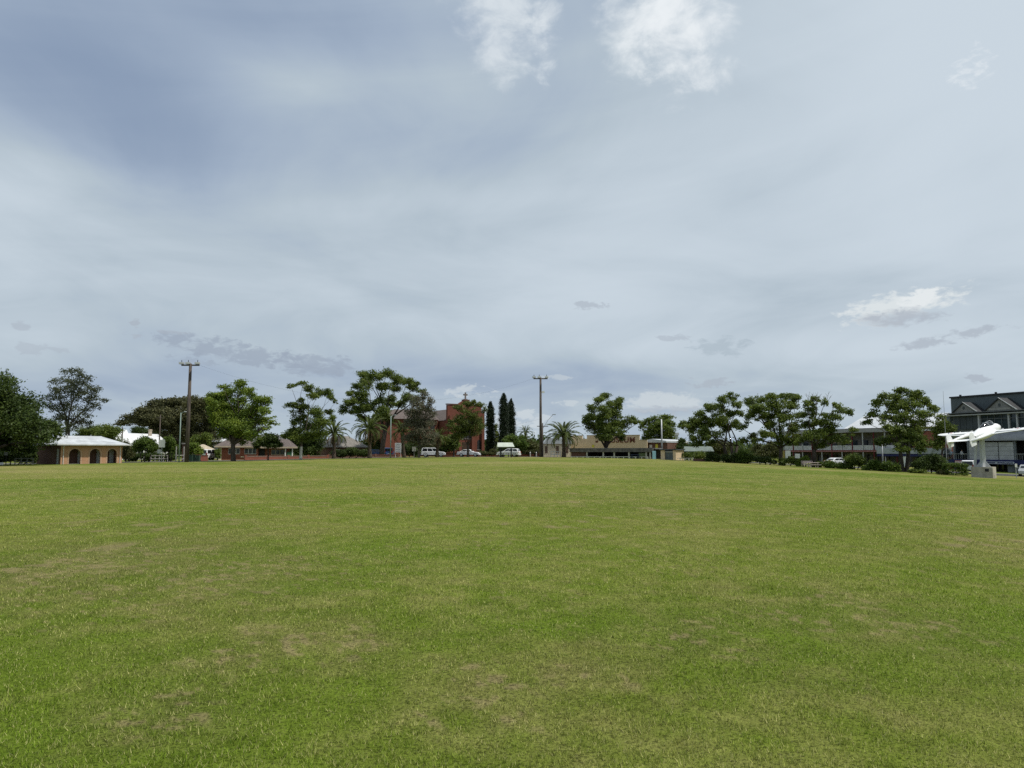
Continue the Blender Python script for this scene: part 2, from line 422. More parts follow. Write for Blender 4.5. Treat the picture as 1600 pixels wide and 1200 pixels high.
def grass():
    N = 1450000
    az = rng.uniform(-.74, .74, N); r = 3.0 * np.exp(rng.random(N) ** 1.0 * math.log(95 / 3.0))
    x = np.sin(az) * r; y = np.cos(az) * r
    dry = dry_of(x, y)
    tuft = tuft_of(x, y)
    keep = (rng.random(N) > dry * .80) & (rng.random(N) < (95 - r) / 45) & (rng.random(N) < .12 + 2.0 * np.clip(tuft - .28, 0, 1))
    x, y, r, dry, tuft = x[keep], y[keep], r[keep], dry[keep], tuft[keep]; N = len(x)
    z = gz_np(x, y)
    h = rng.uniform(.010, .028, N) * (.55 + .9 * tuft) * (1 - .55 * dry) * (1 + .35 * (fbm(x, y, .8, 60, 2) - .5) * 2)
    h = h * (1 + np.clip(r - 12, 0, 40) * .006)
    w = rng.uniform(.0013, .0026, N) * np.clip(r / 4.5, 1, 20) ** .75
    th = rng.uniform(0, 2 * math.pi, N); ph = rng.uniform(0, 2 * math.pi, N); lean = rng.uniform(.1, 1.1, N) * h
    b0 = np.stack((x - np.cos(th) * w, y - np.sin(th) * w, z - .003), 1); b1 = np.stack((x + np.cos(th) * w, y + np.sin(th) * w, z - .003), 1)
    tp = np.stack((x + np.cos(ph) * lean, y + np.sin(ph) * lean, z + h), 1)
    V = np.stack((b0, b1, tp), 1)
    c = lawn_color(x, y)
    j = rng.random(N)[:, None]
    c = c * (.42 + 1.30 * rng.random(N)[:, None] ** 1.5)
    c = np.where(j > .84, c * .35 + np.array([.36, .33, .15]) * .8, c)
    c = np.where(j < .10, c * np.array([.6, .75, .6]), c)
    col = np.ones((N, 3, 4)); col[:, :, :3] = c[:, None, :]
    m = bpy.data.materials.new('grass_blade'); m.use_nodes = True
    T = NT(m.node_tree); nt = m.node_tree; b = nt.nodes['Principled BSDF']
    a = T.n('ShaderNodeAttribute', attribute_name='tint')
    sc = T.n('ShaderNodeVectorMath', operation='SCALE'); T.put(sc.inputs[0], a.outputs['Color']); sc.inputs[3].default_value = 1.75
    T.put(b.inputs['Base Color'], sc.outputs[0]); b.inputs['Roughness'].default_value = .6; b.inputs['Specular IOR Level'].default_value = .08
    tr = T.n('ShaderNodeBsdfTranslucent'); T.put(tr.inputs[0], sc.outputs[0])
    mx = T.n('ShaderNodeMixShader'); mx.inputs[0].default_value = .35
    nt.links.new(b.outputs[0], mx.inputs[1]); nt.links.new(tr.outputs[0], mx.inputs[2]); nt.links.new(mx.outputs[0], nt.nodes['Material Output'].inputs[0])
    o = np_mesh('grass', V, 3, m, colors=col)
    tag(o, 'short green and straw coloured grass blades of the lawn', 'grass', kind='stuff')
grass()

def strip(name, label, m, offs, a0, a1, dz):
    """a band that follows the lawn's outer edge, offs: list of (azimuth, inner, outer) metres beyond the edge"""
    az = np.linspace(a0, a1, 160); oa = [o[0] for o in offs]
    R = _smooth_interp(az, _er); ri = R + np.interp(az, oa, [o[1] for o in offs]); ro = R + np.interp(az, oa, [o[2] for o in offs])
    b = MB()
    for i in range(len(az)):
        for r in (ri[i], ro[i]):
            x, y = math.sin(az[i]) * r, math.cos(az[i]) * r
            b.v.append((x, y, gz(x, y) + dz))
    for i in range(len(az) - 1): b.f.append((2 * i, 2 * i + 1, 2 * i + 3, 2 * i + 2)[::-1])
    o = b.build(name, m); tag(o, label, kind='structure')
    if o.data.polygons[0].normal.z < 0: o.data.flip_normals()
    return o
asphalt = mat('asphalt', (.055, .055, .058), .9, .2, 2.0, .3)
concrete = mat('concrete', (.34, .32, .28), .9, .15, 1.5, .2)
ROAD = [(-.8, 14, 21), (-.3, 8, 15), (.1, 4, 11), (.25, 10, 18), (.4, 14, 22), (.8, 14, 24)]
strip('road', 'grey asphalt street running round the park', asphalt, ROAD, -.75, .8, .006)
strip('footpath', 'pale concrete footpath beyond the street', concrete, [(a, o + .3, o + 2.0) for a, i, o in ROAD], -.75, .8, .03)

# ------------------------------------------------------------------ vegetation
def leaves(parent, name, m, centers, radii, counts, size, up=.4, aspect=.55):
    """rhombus leaves gathered in gaussian clumps; centers (K,3), radii (K,3), counts (K,)"""
    idx = np.repeat(np.arange(len(centers)), counts); N = len(idx)
    g = rng.normal(size=(N, 3)); n = np.linalg.norm(g, axis=1, keepdims=True)
    g = g / n * (rng.random((N, 1)) ** .55) * np.where(rng.random((N, 1)) < .2, 1.5, 1.0)
    p = centers[idx] + g * radii[idx]
    nrm = rng.normal(size=(N, 3)) + g * .6; nrm[:, 2] += up; nrm /= np.linalg.norm(nrm, axis=1, keepdims=True)
    a = np.cross(nrm, rng.normal(size=(N, 3))); a /= np.linalg.norm(a, axis=1, keepdims=True) + 1e-9
    b = np.cross(nrm, a)
    L = size * rng.uniform(.6, 1.3, (N, 1)) * .5
    V = np.stack((p - a * L, p + b * L * aspect, p + a * L, p - b * L * aspect), 1)
    return np_mesh(name, V, 4, m, parent)

BARK = mat('bark_grey', (.13, .105, .085), .95, .25, 2., .6, stretch=(3, 3, .6))
BARK_D = mat('bark_dark', (.075, .060, .048), .95, .25, 2., .6, stretch=(3, 3, .6))
BARK_L = mat('bark_pale', (.36, .32, .27), .9, .2, 2., .4, stretch=(3, 3, .6))
BARK_W = mat('bark_whitewash', (.60, .57, .52), .9, .1, 2., .3)
L_GREEN = leaf_mat('leaf_green', (.058, .092, .018), (.200, .250, .042))
L_BRIGHT = leaf_mat('leaf_bright', (.075, .125, .017), (.245, .310, .038), trans=.3)
L_DARK = leaf_mat('leaf_dark', (.032, .056, .014), (.100, .142, .028))
L_OLIVE = leaf_mat('leaf_olive', (.055, .062, .022), (.135, .142, .044))
L_BROWN = leaf_mat('leaf_brownish', (.052, .058, .024), (.155, .152, .062))
L_GREY = leaf_mat('leaf_grey', (.085, .090, .055), (.200, .200, .130), (.17, .12, .08))
L_CYP = leaf_mat('leaf_cypress', (.012, .022, .010), (.028, .045, .018), trans=.1)
L_HEDGE = leaf_mat('leaf_hedge', (.046, .086, .014), (.155, .215, .032))
L_YEL = leaf_mat('leaf_yellowgreen', (.060, .085, .016), (.170, .205, .045), trans=.3)
L_AIRY = leaf_mat('leaf_airy', (.048, .060, .030), (.125, .142, .070))
L_FROND = leaf_mat('leaf_frond', (.055, .082, .020), (.175, .210, .055))
L_DEAD = leaf_mat('leaf_dead_frond', (.13, .085, .045), (.29, .215, .125))

def tree(name, label, cat, px, d, lobes, lm, bark=BARK, tr=.35, dens=1.0, size=.28, fork=None, group='trees around the lawn', up=.45, stems=1, nclump=9, tight=.50, twig=True, white=None, zdepth=.55):
    B = base(px, d); k = d / F
    t = empty(name, B, label, cat, group)
    cx = [l[0] for l in lobes]; half = (max(l[0] + l[2] for l in lobes) - min(l[0] - l[2] for l in lobes)) / 2 * k; mid = (max(cx) + min(cx)) / 2
    cen = []; rad = []; cnt = []; lc = []
    for (lx, ly, rx, ry) in lobes:
        off = (lx - mid) * k / max(half, .1)
        dy = rnd.uniform(-1, 1) * half * zdepth * math.sqrt(max(.1, 1 - min(off * off, .9)))
        p = pt(lx, ly, d + dy) - B; kk = (d + dy) / F
        R = Vector((rx * kk, min(rx, ry * 1.6) * kk, ry * kk * 1.15)) * 1.14; lc.append((p, R))
        K = max(4, int(nclump * 1.5 * (.6 + .4 * rx / 12)))
        for _ in range(K):
            g = Vector((rnd.gauss(0, 1), rnd.gauss(0, 1), rnd.gauss(.25, 1))).normalized() * rnd.uniform(.35, .92)
            cen.append((p.x + g.x * R.x, p.y + g.y * R.y, p.z + g.z * R.z))
            q = rnd.uniform(.75, 1.3) * tight
            rad.append((R.x * q, R.y * q, R.z * q * .85 + .08))
            vol = (R.x * R.y * R.z) ** (1 / 3) * q
            cnt.append(max(8, int(dens * 62 * (vol / .45) ** 1.7 * (.34 / size) ** 1.6)))
    for i, (p, R) in enumerate(lc):           # loose sprays that bridge neighbouring lobes
        for p2, R2 in lc[:i]:
            if (p - p2).length < 1.35 * (R.x + R2.x) and rnd.random() < .85:
                for _ in range(2):
                    m_ = p.lerp(p2, rnd.uniform(.3, .7)); q = (R.x + R2.x) * .5
                    cen.append((m_.x + rnd.gauss(0, .25) * q, m_.y + rnd.gauss(0, .4) * q, m_.z + rnd.gauss(-.1, .25) * R.z)); rad.append((q * .5, q * .5, R.z * .42)); cnt.append(max(6, int(dens * 52 * (q * .42 / .45) ** 1.7 * (.34 / size) ** 1.6)))
    cr = leaves(t, 'crown', lm, np.array(cen), np.array(rad), np.array(cnt), size, up)
    # trunk and limbs
    fk = pt(*(fork or (px, 0)), d) - B if fork else Vector((0, 0, min(p.z for p, R in lc) * .7))
    b = MB()
    for s in range(stems):
        sx = (s - (stems - 1) / 2) * tr * 2.6
        p0 = Vector((sx * .5, rnd.uniform(-.2, .2) * (stems > 1), -.25)); p1 = fk + Vector((sx * 1.6, rnd.uniform(-.4, .4) * (stems > 1), 0))
        m1 = p0.lerp(p1, .5) + Vector((rnd.uniform(-.12, .12), rnd.uniform(-.1, .1), 0))
        b.tube([p0, p0.lerp(m1, .25), m1, p1], [tr * 1.5, tr * 1.08, tr * .95, tr * .85], 8)
        mine = sorted(lc[s::stems], key=lambda q: math.atan2(q[0].x - p1.x, max(.3, q[0].z - p1.z)))
        ng = max(2, min(6, len(mine) // 4 + 1)); per = math.ceil(len(mine) / ng)
        for g0 in range(0, len(mine), per):
            grp = mine[g0:g0 + per]
            c = sum((q[0] for q in grp), Vector()) / len(grp); lo = min(q[0].z for q in grp)
            e1 = p1.lerp(c, .72); j = (c - p1).length * .07
            c1 = p1.lerp(e1, .45) + Vector((rnd.uniform(-j, j), rnd.uniform(-j, j), rnd.uniform(0, j)))
            r0 = tr * rnd.uniform(.42, .58)
            b.tube([p1 - Vector((0, 0, tr * .3)), p1.lerp(c1, .5) + Vector((rnd.uniform(-j, j) * .5, 0, 0)), c1, e1], [r0, r0 * .9, r0 * .72, r0 * .5], 6)
            for p, R in grp:
                st_ = c1.lerp(e1, rnd.uniform(.35, 1)) if p.z > c1.z else p1.lerp(c1, rnd.uniform(.5, 1)); tgt = p - Vector((0, 0, R.z * .3)); k2 = (tgt - st_).length * .12
                r1 = r0 * .36; md = st_.lerp(tgt, .5) + Vector((rnd.uniform(-k2, k2), rnd.uniform(-k2, k2), rnd.uniform(-.3, 1) * k2))
                b.tube([st_, md, tgt], [r1 * 1.2, r1 * .8, r1 * .4], 5)
                if twig:
                    for _ in range(4):
                        e = p + Vector((rnd.uniform(-1, 1) * R.x, rnd.uniform(-1, 1) * R.y, rnd.uniform(-.3, .8) * R.z))
                        b.tube([tgt - Vector((0, 0, .03)), tgt.lerp(e, .5) + Vector((0, 0, -.08)), e], [r1 * .4, r1 * .28, .01], 4)
    trunk = b.build('trunk', bark, t, smooth=True)
    if white:
        wb = MB().tube([Vector((0, 0, -.2)), Vector((0, 0, .6)).lerp(fk, .0), fk * white], [tr * 1.53, tr * 1.16, tr * 1.02], 10)
        w = wb.build('whitewashed_bark', BARK_W, trunk, smooth=True)
    return t

def shrub(label, px, d, lobes, lm, size=.2, dens=1.2, cat='shrub', name='shrub', group='shrubs round the lawn edge'):
    B = base(px, d); k = d / F
    t = empty(name, B, label, cat, group)
    cen = []; rad = []; cnt = []
    b = MB()
    for (lx, ly, rx, ry) in lobes:
        p = pt(lx, ly, d + rnd.uniform(-.3, .3) * rx * k) - B
        R = Vector((rx * k, rx * k * .9, ry * k))
        K = int(22 + rx)
        for _ in range(K):
            g = Vector((rnd.gauss(0, 1), rnd.gauss(0, 1), rnd.gauss(.15, 1))).normalized() * rnd.uniform(.45, .84)
            c = Vector((p.x + g.x * R.x, p.y + g.y * R.y, p.z + g.z * R.z))
            q = .40 * rnd.uniform(.75, 1.25)
            cen.append(tuple(c)); rad.append((R.x * q, R.y * q, max(R.z * q, .1)))
            cnt.append(max(8, int(dens * 62 * ((R.x * R.y * R.z) ** (1 / 3) * q / .35) ** 1.8 * (.2 / size) ** 1.4)))
        b.tube([(p.x * .5, p.y * .5, -.2), (p.x * .8, p.y * .8, max(.1, p.z * .5)), (p.x, p.y, p.z)], [.09, .07, .03], 5)
    leaves(t, 'foliage', lm, np.array(cen), np.array(rad), np.array(cnt), size, .4)
    b.build('stem', BARK_D, t)
    return t

def box_hedge(label, px0, px1, top, d, depth, lm):
    B = base((px0 + px1) / 2, d); k = d / F
    t = empty('box_hedge', B, label, 'hedge', 'shrubs round the lawn edge')
    w = (px1 - px0) / 2 * k; h = (pt(px0, top, d) - B).z
    cen = []; rad = []; cnt = []
    n = 90
    for _ in range(n):
        x, y, z = rnd.uniform(-1, 1), rnd.uniform(-1, 1), rnd.uniform(0, 1)
        f = rnd.randrange(3)
        if f == 0: x = math.copysign(1, x)
        elif f == 1: y = math.copysign(1, y)
        else: z = 1
        cen.append((x * (w - .2), y * depth / 2, .1 + z * (h - .3))); rad.append((.32, .32, .22)); cnt.append(70)
    leaves(t, 'foliage', lm, np.array(cen), np.array(rad), np.array(cnt), .15, .5)
    MB().tube([(0, 0, -.2), (.1, 0, .4), (0, .1, h * .7)], [.1, .07, .04], 5).build('stem', BARK_D, t)

# palms -----------------------------------------------------------
def frond_mesh(name, droop, dens, spread, m, curl=.0):
    b = MB(); n = 18; P = []
    for i in range(n + 1):
        s = i / n; a = -droop * s * s * 1.25 + .15
        P.append(Vector((0, 0, 0)) if i == 0 else P[-1] + Vector((math.cos(a), 0, math.sin(a))) / n)
    b.tube(P, [.018 * (1 - .8 * i / n) + .003 for i in range(n + 1)], 4)
    for i in range(dens):
        s = .12 + .88 * i / dens; k = s * n; i0 = min(int(k), n - 1); p = P[i0].lerp(P[i0 + 1], k - i0); t = (P[i0 + 1] - P[i0]).normalized()
        up = Vector((-t.z, 0, t.x)); L = spread * (math.sin(math.pi * min(1, s * .85 + .12)) ** .7) * rnd.uniform(.8, 1.15) + .03
        for sg in (-1, 1):
            dv = (t * .62 + Vector((0, sg, 0)) * .62 + up * rnd.uniform(.05, .35) - Vector((0, 0, curl))).normalized()
            wv = t * .026
            b.quad(p - wv, p + dv * L * .55 + wv * .6 - Vector((0, 0, .01)), p + dv * L, p + wv)
    me = b.mesh(name); me.materials.append(m); return me
FR = [frond_mesh('frond', .75, 30, .21, L_FROND), frond_mesh('frond', 1.2, 30, .20, L_FROND, .25), frond_mesh('frond', 1.75, 28, .19, L_FROND, .4)]
FD = [frond_mesh('dead_frond', 1.5, 20, .13, L_DEAD, .5), frond_mesh('dead_frond', 2.0, 20, .12, L_DEAD, .6)]
PALMB = mat('palm_bark', (.085, .065, .048), .95, .3, 3., .8, stretch=(1, 1, 5))
def palm(label, px, d, cpx, cpy, rpx, nf=34, dead=0, tr=.33, green_lo=-.35):
    B = base(px, d); t = empty('palm_tree', B, label, 'palm tree', 'palm trees beyond the lawn')
    c = pt(cpx, cpy, d) - B; R = rpx * d / F * 1.18
    b = MB()
    pts = []; rad = []
    for i in range(13):
        s = i / 12; pts.append(Vector((c.x * s, 0, -.2 + (c.z + .2) * s))); rad.append(tr * (1.35 - .45 * min(1, s * 3) + (.04 if i % 2 else -.02)) * (1.25 if s > .9 else 1))
    b.tube(pts, rad, 10); b.build('trunk', PALMB, t)
    def put(me, nm, azi, elv, sc):
        o = bpy.data.objects.new(nm, me); C.objects.link(o); o.parent = t
        o.location = c + Vector((math.cos(azi) * .15, math.sin(azi) * .15, rnd.uniform(-.2, .15)))
        o.rotation_euler = (rnd.uniform(-.3, .3), -elv, azi); o.scale = (sc, sc, sc)
    for i in range(nf):
        q = (i + .5) / nf; elv = 1.35 - (1.35 - green_lo) * q ** .8
        put(FR[0 if q < .35 else 1 if q < .75 else 2], 'frond', i * 2.39996 + rnd.uniform(-.2, .2), elv, R * rnd.uniform(.85, 1.1) * (1. if q > .2 else .85))
    for i in range(dead):
        put(FD[i % 2], 'dead_frond', i * 2.39996 + 1 + rnd.uniform(-.3, .3), rnd.uniform(-1.0, -.35), R * rnd.uniform(.75, 1.0))
    return t

def cypress(label, px, d, top, bot, hw):
    B = base(px, d); t = empty('cypress_tree', B, label, 'cypress', 'pencil cypresses by the church')
    k = d / F; zt = (pt(px, top, d) - B).z; zb = .6
    cen = []; rad = []; cnt = []
    n = int((zt - zb) / .16)
    for i in range(n):
        s = i / n; z = zb + (zt - zb - .3) * s
        w = hw * 1.4 * k * (min(1, s * 6 + .55)) * (1 - .12 * s - max(0, (s - .72) / .28) ** 2.2 * .76)
        for _ in range(3):
            a = rnd.uniform(0, 6.28); q = rnd.uniform(.2, .42)
            cen.append((math.cos(a) * w * q, math.sin(a) * w * q, z)); rad.append((w * .62, w * .62, .35)); cnt.append(110)
    leaves(t, 'crown', L_CYP, np.array(cen), np.array(rad), np.array(cnt), .26, .1, .45)
    MB().tube([(0, 0, -.3), (0, 0, zt * .5), (0, 0, zt * .96)], [.25, .16, .03], 7).build('trunk', BARK_D, t, smooth=True)

# ------------------------------------------------------------------ large structure: facade frames
class Fac:
    """A thing whose front stands on the ground line from A to B; local X runs along the front, Y away from the viewer, Z up."""
    def __init__(s, name, label, cat, pxA, dA, pxB, dB, group=None, z=None):
        a, b = pt(pxA, 714, dA), pt(pxB, 714, dB)
        s.A = Vector((a.x, a.y, 0)); dv = Vector((b.x - a.x, b.y - a.y, 0)); s.L = dv.length; s.d = dv.normalized()
        s.n = Vector((-s.d.y, s.d.x, 0))
        s.z = min(gz(a.x, a.y), gz(b.x, b.y)) if z is None else z
        s.A.z = s.z
        s.root = empty(name, s.A, label, cat, group, math.atan2(s.d.y, s.d.x))
    def uv(s, px, py, off=0.0):
        a, b = ray(px, py); O = s.A + s.n * off
        q = (a * O.y - O.x) / (s.d.x - a * s.d.y); t = O.y + q * s.d.y
        return q, CAMZ + b * t - s.z
    def box(s, name, m, px0, py0, px1, py1, y0, y1, parent=None, bevel=0):
        u0, z1 = s.uv(px0, py0, y0); u1, z0 = s.uv(px1, py1 if py1 is not None else py0, y0)
        if py1 is None: z0 = -.3
        return MB().box(u0, u1, y0, y1, z0, z1).build(name, m, parent or s.root, bevel=bevel)
    def poly(s, name, m, pts, y0, y1, parent=None):
        return MB().prism([s.uv(px, py, y0) for px, py in pts], y0, y1).build(name, m, parent or s.root)
    def window(s, px0, py0, px1, py1, y=0.0, frame=None, glass=None, panes=2, fw=.06, name='window'):
        u0, z1 = s.uv(px0, py0, y); u1, z0 = s.uv(px1, py1, y)
        f = MB()
        f.box(u0, u1, y - .05, y - .002, z1 - fw, z1).box(u0, u1, y - .06, y - .002, z0, z0 + fw)
        xs = [u0 + (u1 - u0) * i / panes for i in range(panes + 1)]
        for x in xs: f.box(max(u0, x - fw / 2), min(u1, x + fw / 2), y - .048, y - .003, z0 + fw, z1 - fw)
        w = f.build(name, frame or WHITE, s.root)
        for i in range(panes):
            MB().box(xs[i] + fw / 2, xs[i + 1] - fw / 2, y - .02, y - .004, z0 + fw, z1 - fw).build('pane', glass or GLASS, w)
        return w
WHITE = mat('white_paint', (.72, .72, .70), .6, .06, 2.)
CREAM = mat('cream_paint', (.62, .54, .40), .8, .1, 1.5)
GLASS = glass_mat('window_glass')
GLASS_B = glass_mat('window_glass_blue', (.03, .045, .06))
METAL_W = mat('white_roof_metal', (.52, .54, .56), .5, .06, .8, spec=.4)
METAL_G = mat('grey_metal', (.25, .26, .27), .5, .12, 2., metal=.3)
DARK = mat('dark_paint', (.025, .027, .030), .7, .2, 2.)
GREYW = mat('grey_render', (.17, .185, .20), .85, .10, 1.)
GREYL = mat('light_grey_cladding', (.40, .41, .43), .75, .08, .8)
CHAR = mat('charcoal_cladding', (.060, .070, .078), .7, .15, 1.)
TILE = mat('roof_tile_brown', (.13, .105, .095), .9, .25, 4., .6, stretch=(1, 1, 4))
TILE_G = mat('roof_tile_grey', (.20, .185, .165), .9, .2, 4., .5)
TAN_ROOF = mat('tan_roof', (.42, .36, .26), .85, .1, 2.)
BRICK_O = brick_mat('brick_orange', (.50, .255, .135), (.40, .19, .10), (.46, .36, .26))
BRICK_R = brick_mat('brick_red', (.26, .075, .045), (.20, .055, .035), (.22, .14, .11))
BRICK_C = brick_mat('brick_church', (.190, .058, .038), (.145, .044, .030), (.15, .09, .07))
BRICK_T = brick_mat('brick_tan', (.70, .54, .36), (.64, .48, .31), (.62, .52, .38))
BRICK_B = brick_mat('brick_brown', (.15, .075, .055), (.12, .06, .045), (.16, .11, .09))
TIMBER = mat('pole_timber', (.105, .085, .072), .95, .25, 2., .5, stretch=(3, 3, .3))
STEELG = mat('green_steel', (.20, .27, .24), .5, .1, 2.)
GALV = mat('galvanised_steel', (.42, .43, .44), .45, .1, 2., metal=.3)
GREENP = mat('green_paint', (.045, .085, .055), .6, .1, 2.)
NAVY = mat('navy_paint', (.012, .018, .095), .6, .1, 2.)
MAROON = mat('maroon_paint', (.12, .012, .018), .6, .1, 2.)
PINKISH = mat('faded_red_panel', (.38, .20, .19), .7, .15, 3.)

def hip_roof(name, m, u0, u1, y0, y1, ze, zr, inset, parent, thick=.12, rinset=None):
    """hipped roof over u0..u1, y0..y1 with eaves at ze and ridge at zr"""
    b = MB(); ym = (y0 + y1) / 2
    r0, r1 = u0 + inset, u1 - (inset if rinset is None else rinset)
    if r1 < r0: r0 = r1 = (r0 + r1) / 2
    E = [(u0, y0, ze), (u1, y0, ze), (u1, y1, ze), (u0, y1, ze)]; R = [(r0, ym, zr), (r1, ym, zr)]
    b.quad(E[0], E[1], R[1], R[0]); b.quad(E[2], E[3], R[0], R[1]); b.quad(E[1], E[2], R[1]); b.quad(E[3], E[0], R[0])
    D = [(x, y, z - thick) for x, y, z in E]
    for i in range(4): b.quad(D[i], D[(i + 1) % 4], E[(i + 1) % 4], E[i])
    b.quad(D[3], D[2], D[1], D[0])
    return b.build(name, m, parent)

def pavilion():
    phi = math.radians(50)
    A = base(95, 104); t = empty('brick_pavilion', A, 'small orange brick pavilion with three arches and a white hipped roof', 'pavilion', rz=phi)
    L, Dp, H = 8.2, 9.5, 2.62; T = .24
    arch = [(1.05, 2.55), (3.75, 5.2), (6.15, 7.45)]
    b = MB(); xs = 0
    for (a0, a1) in arch + [(L, L)]:
        b.box(xs, a0, 0, T, -.3, H); xs = a1
    for (a0, a1) in arch:
        r = (a1 - a0) / 2; c = (a0 + a1) / 2; zs = 2.18 - r; n = 12
        P = [(a0, H)] + [(c - r * math.cos(math.pi * i / n), zs + r * math.sin(math.pi * i / n)) for i in range(n + 1)] + [(a1, H)]
        for i in range(1, n + 1):
            b.prism([P[i], P[i + 1], (P[i + 1][0], H), (P[i][0], H)], 0, T)
    w = b.build('front_wall', BRICK_O, t)
    for (a0, a1) in arch:
        r = (a1 - a0) / 2; c = (a0 + a1) / 2; zs = 2.18 - r; n = 14; q = MB()
        for i in range(n):
            a, e = math.pi * i / n, math.pi * (i + 1) / n
            q.prism([(c - r * math.cos(a), zs + r * math.sin(a)), (c - (r + .16) * math.cos(a), zs + (r + .16) * math.sin(a)), (c - (r + .16) * math.cos(e), zs + (r + .16) * math.sin(e)), (c - r * math.cos(e), zs + r * math.sin(e))], -.03, .05)
        q.box(a0 - .16, a0, -.03, .05, -.2, zs).box(a1, a1 + .16, -.03, .05, -.2, zs)
        q.build('arch_trim', mat('arch_brick', (.50, .33, .22), .9, .15, 6.), w)
    # side walls, left one with a doorway; back and the porch's inner wall
    MB().box(0, T, T, .75, -.3, H).box(0, T, 1.75, Dp, -.3, H).box(0, T, .75, 1.75, 2.2, H).build('side_wall', BRICK_B, t)  # left wall's shade put into its colour with darker brown brick
    MB().box(.05, .13, .78, 1.72, -.2, 2.17).build('door', mat('pale_door', (.42, .43, .44), .6, .08, 2.), t)
    MB().box(L - T, L, T, Dp, -.3, H).build('side_wall', BRICK_O, t)
    MB().box(T, L - T, Dp - T, Dp, -.3, H).build('rear_wall', BRICK_O, t)
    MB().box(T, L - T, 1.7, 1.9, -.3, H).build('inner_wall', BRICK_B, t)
    for x in (2.75, 5.3, 7.05): MB().box(x, x + .6, 1.62, 1.69, -.2, 2.1).build('door', mat('pale_door', (.42, .43, .44), .6, .08, 2.), t)
    MB().box(T, L - T, T, Dp - T, -.05, .06).build('floor_slab', concrete, t)
    MB().box(.02, L - .02, .02, Dp - .02, H + .002, H + .06).build('ceiling', mat('soffit', (.35, .33, .30), .8, .1, 1.), t)
    rf = hip_roof('roof', mat('pavilion_roof', (.48, .50, .52), .55, .12, .7, spec=.3), -.75, L + .75, -.75, Dp + .75, H + .2, H + 1.45, 1.9, t, .16)
    MB().box(1.15, L - 1.15, Dp / 2 - .09, Dp / 2 + .09, H + 1.42, H + 1.50).build('ridge_cap', METAL_W, rf)
    MB().box(-.80, L + .80, -.83, -.752, H + .06, H + .2).build('gutter', mat('gutter_white', (.55, .55, .53), .6, .1, 2.), rf)
    for u, y in ((1.8, 3.2), (6.2, 6.5)): MB().tube([(u, y, H + .6), (u, y, H + 1.7)], .07, 8).build('vent_pipe', GALV, t)
    for u in (0.3, L - .3):
        MB().tube([(u, -.08, .0), (u, -.08, H + .12)], .045, 6).build('downpipe', WHITE, t)
pavilion()

def white_house():
    f = Fac('white_roofed_house', 'white house with a tall bright metal roof behind the pavilion', 'house', 172, 150, 262, 158)
    MB().box(0, f.L, 0, 9, -.3, 3.0).build('wall', WHITE, f.root)
    u0, z0 = f.uv(168, 699); ua, za = f.uv(199, 671); ub, zb = f.uv(205, 671); uc, zc = f.uv(206, 676); ue, ze = f.uv(258, 678); u1, z1 = f.uv(266, 698)
    r = MB()
    r.quad((u0, -.6, 3.0), (ub + .4, -.6, 3.0), (ub, 2.6, za), (ua, 2.6, za)); r.quad((u0, -.6, 3.0), (ua, 2.6, za), (u0, 6, 3.0))
    r.quad((ua, 2.6, za), (ub, 2.6, za), (ub, 6, 3.0), (u0, 6, 3.0)); r.quad((ub, 2.6, za), (ub + .4, -.6, 3.0), (ub + .4, 6, 3.0))
    HR = mat('house_roof_white', (.62, .63, .64), .5, .05, .8)
    rf = r.build('roof', HR, f.root)
    r2 = MB(); r2.quad((ub + .4, -.5, 3.0), (u1, -.5, 3.0), (ue, 4, ze), (uc, 4, zc)); r2.quad((u1, -.5, 3.0), (u1, 9, 3.0), (ue, 4, ze)); r2.quad((u1, 9, 3.0), (ub, 9, 3.0), (uc, 4, zc), (ue, 4, ze))
    r2.build('wing_roof', HR, f.root)
    for px, t_, bt, w in ((168.5, 667, 692, 2.0), (235, 671, 681, 1.8)):
        u, z = f.uv(px, t_, 2.0); u2, zz = f.uv(px, bt, 2.0)
        c = MB().box(u - .28, u + .28, 1.8, 2.4, zz, z).box(u - .34, u + .34, 1.74, 2.46, z - .25, z - .1).build('chimney', mat('chimney_render', (.50, .42, .34), .9, .1, 2.), f.root)
    f.window(215, 702, 224, 712, 0.0)
white_house()

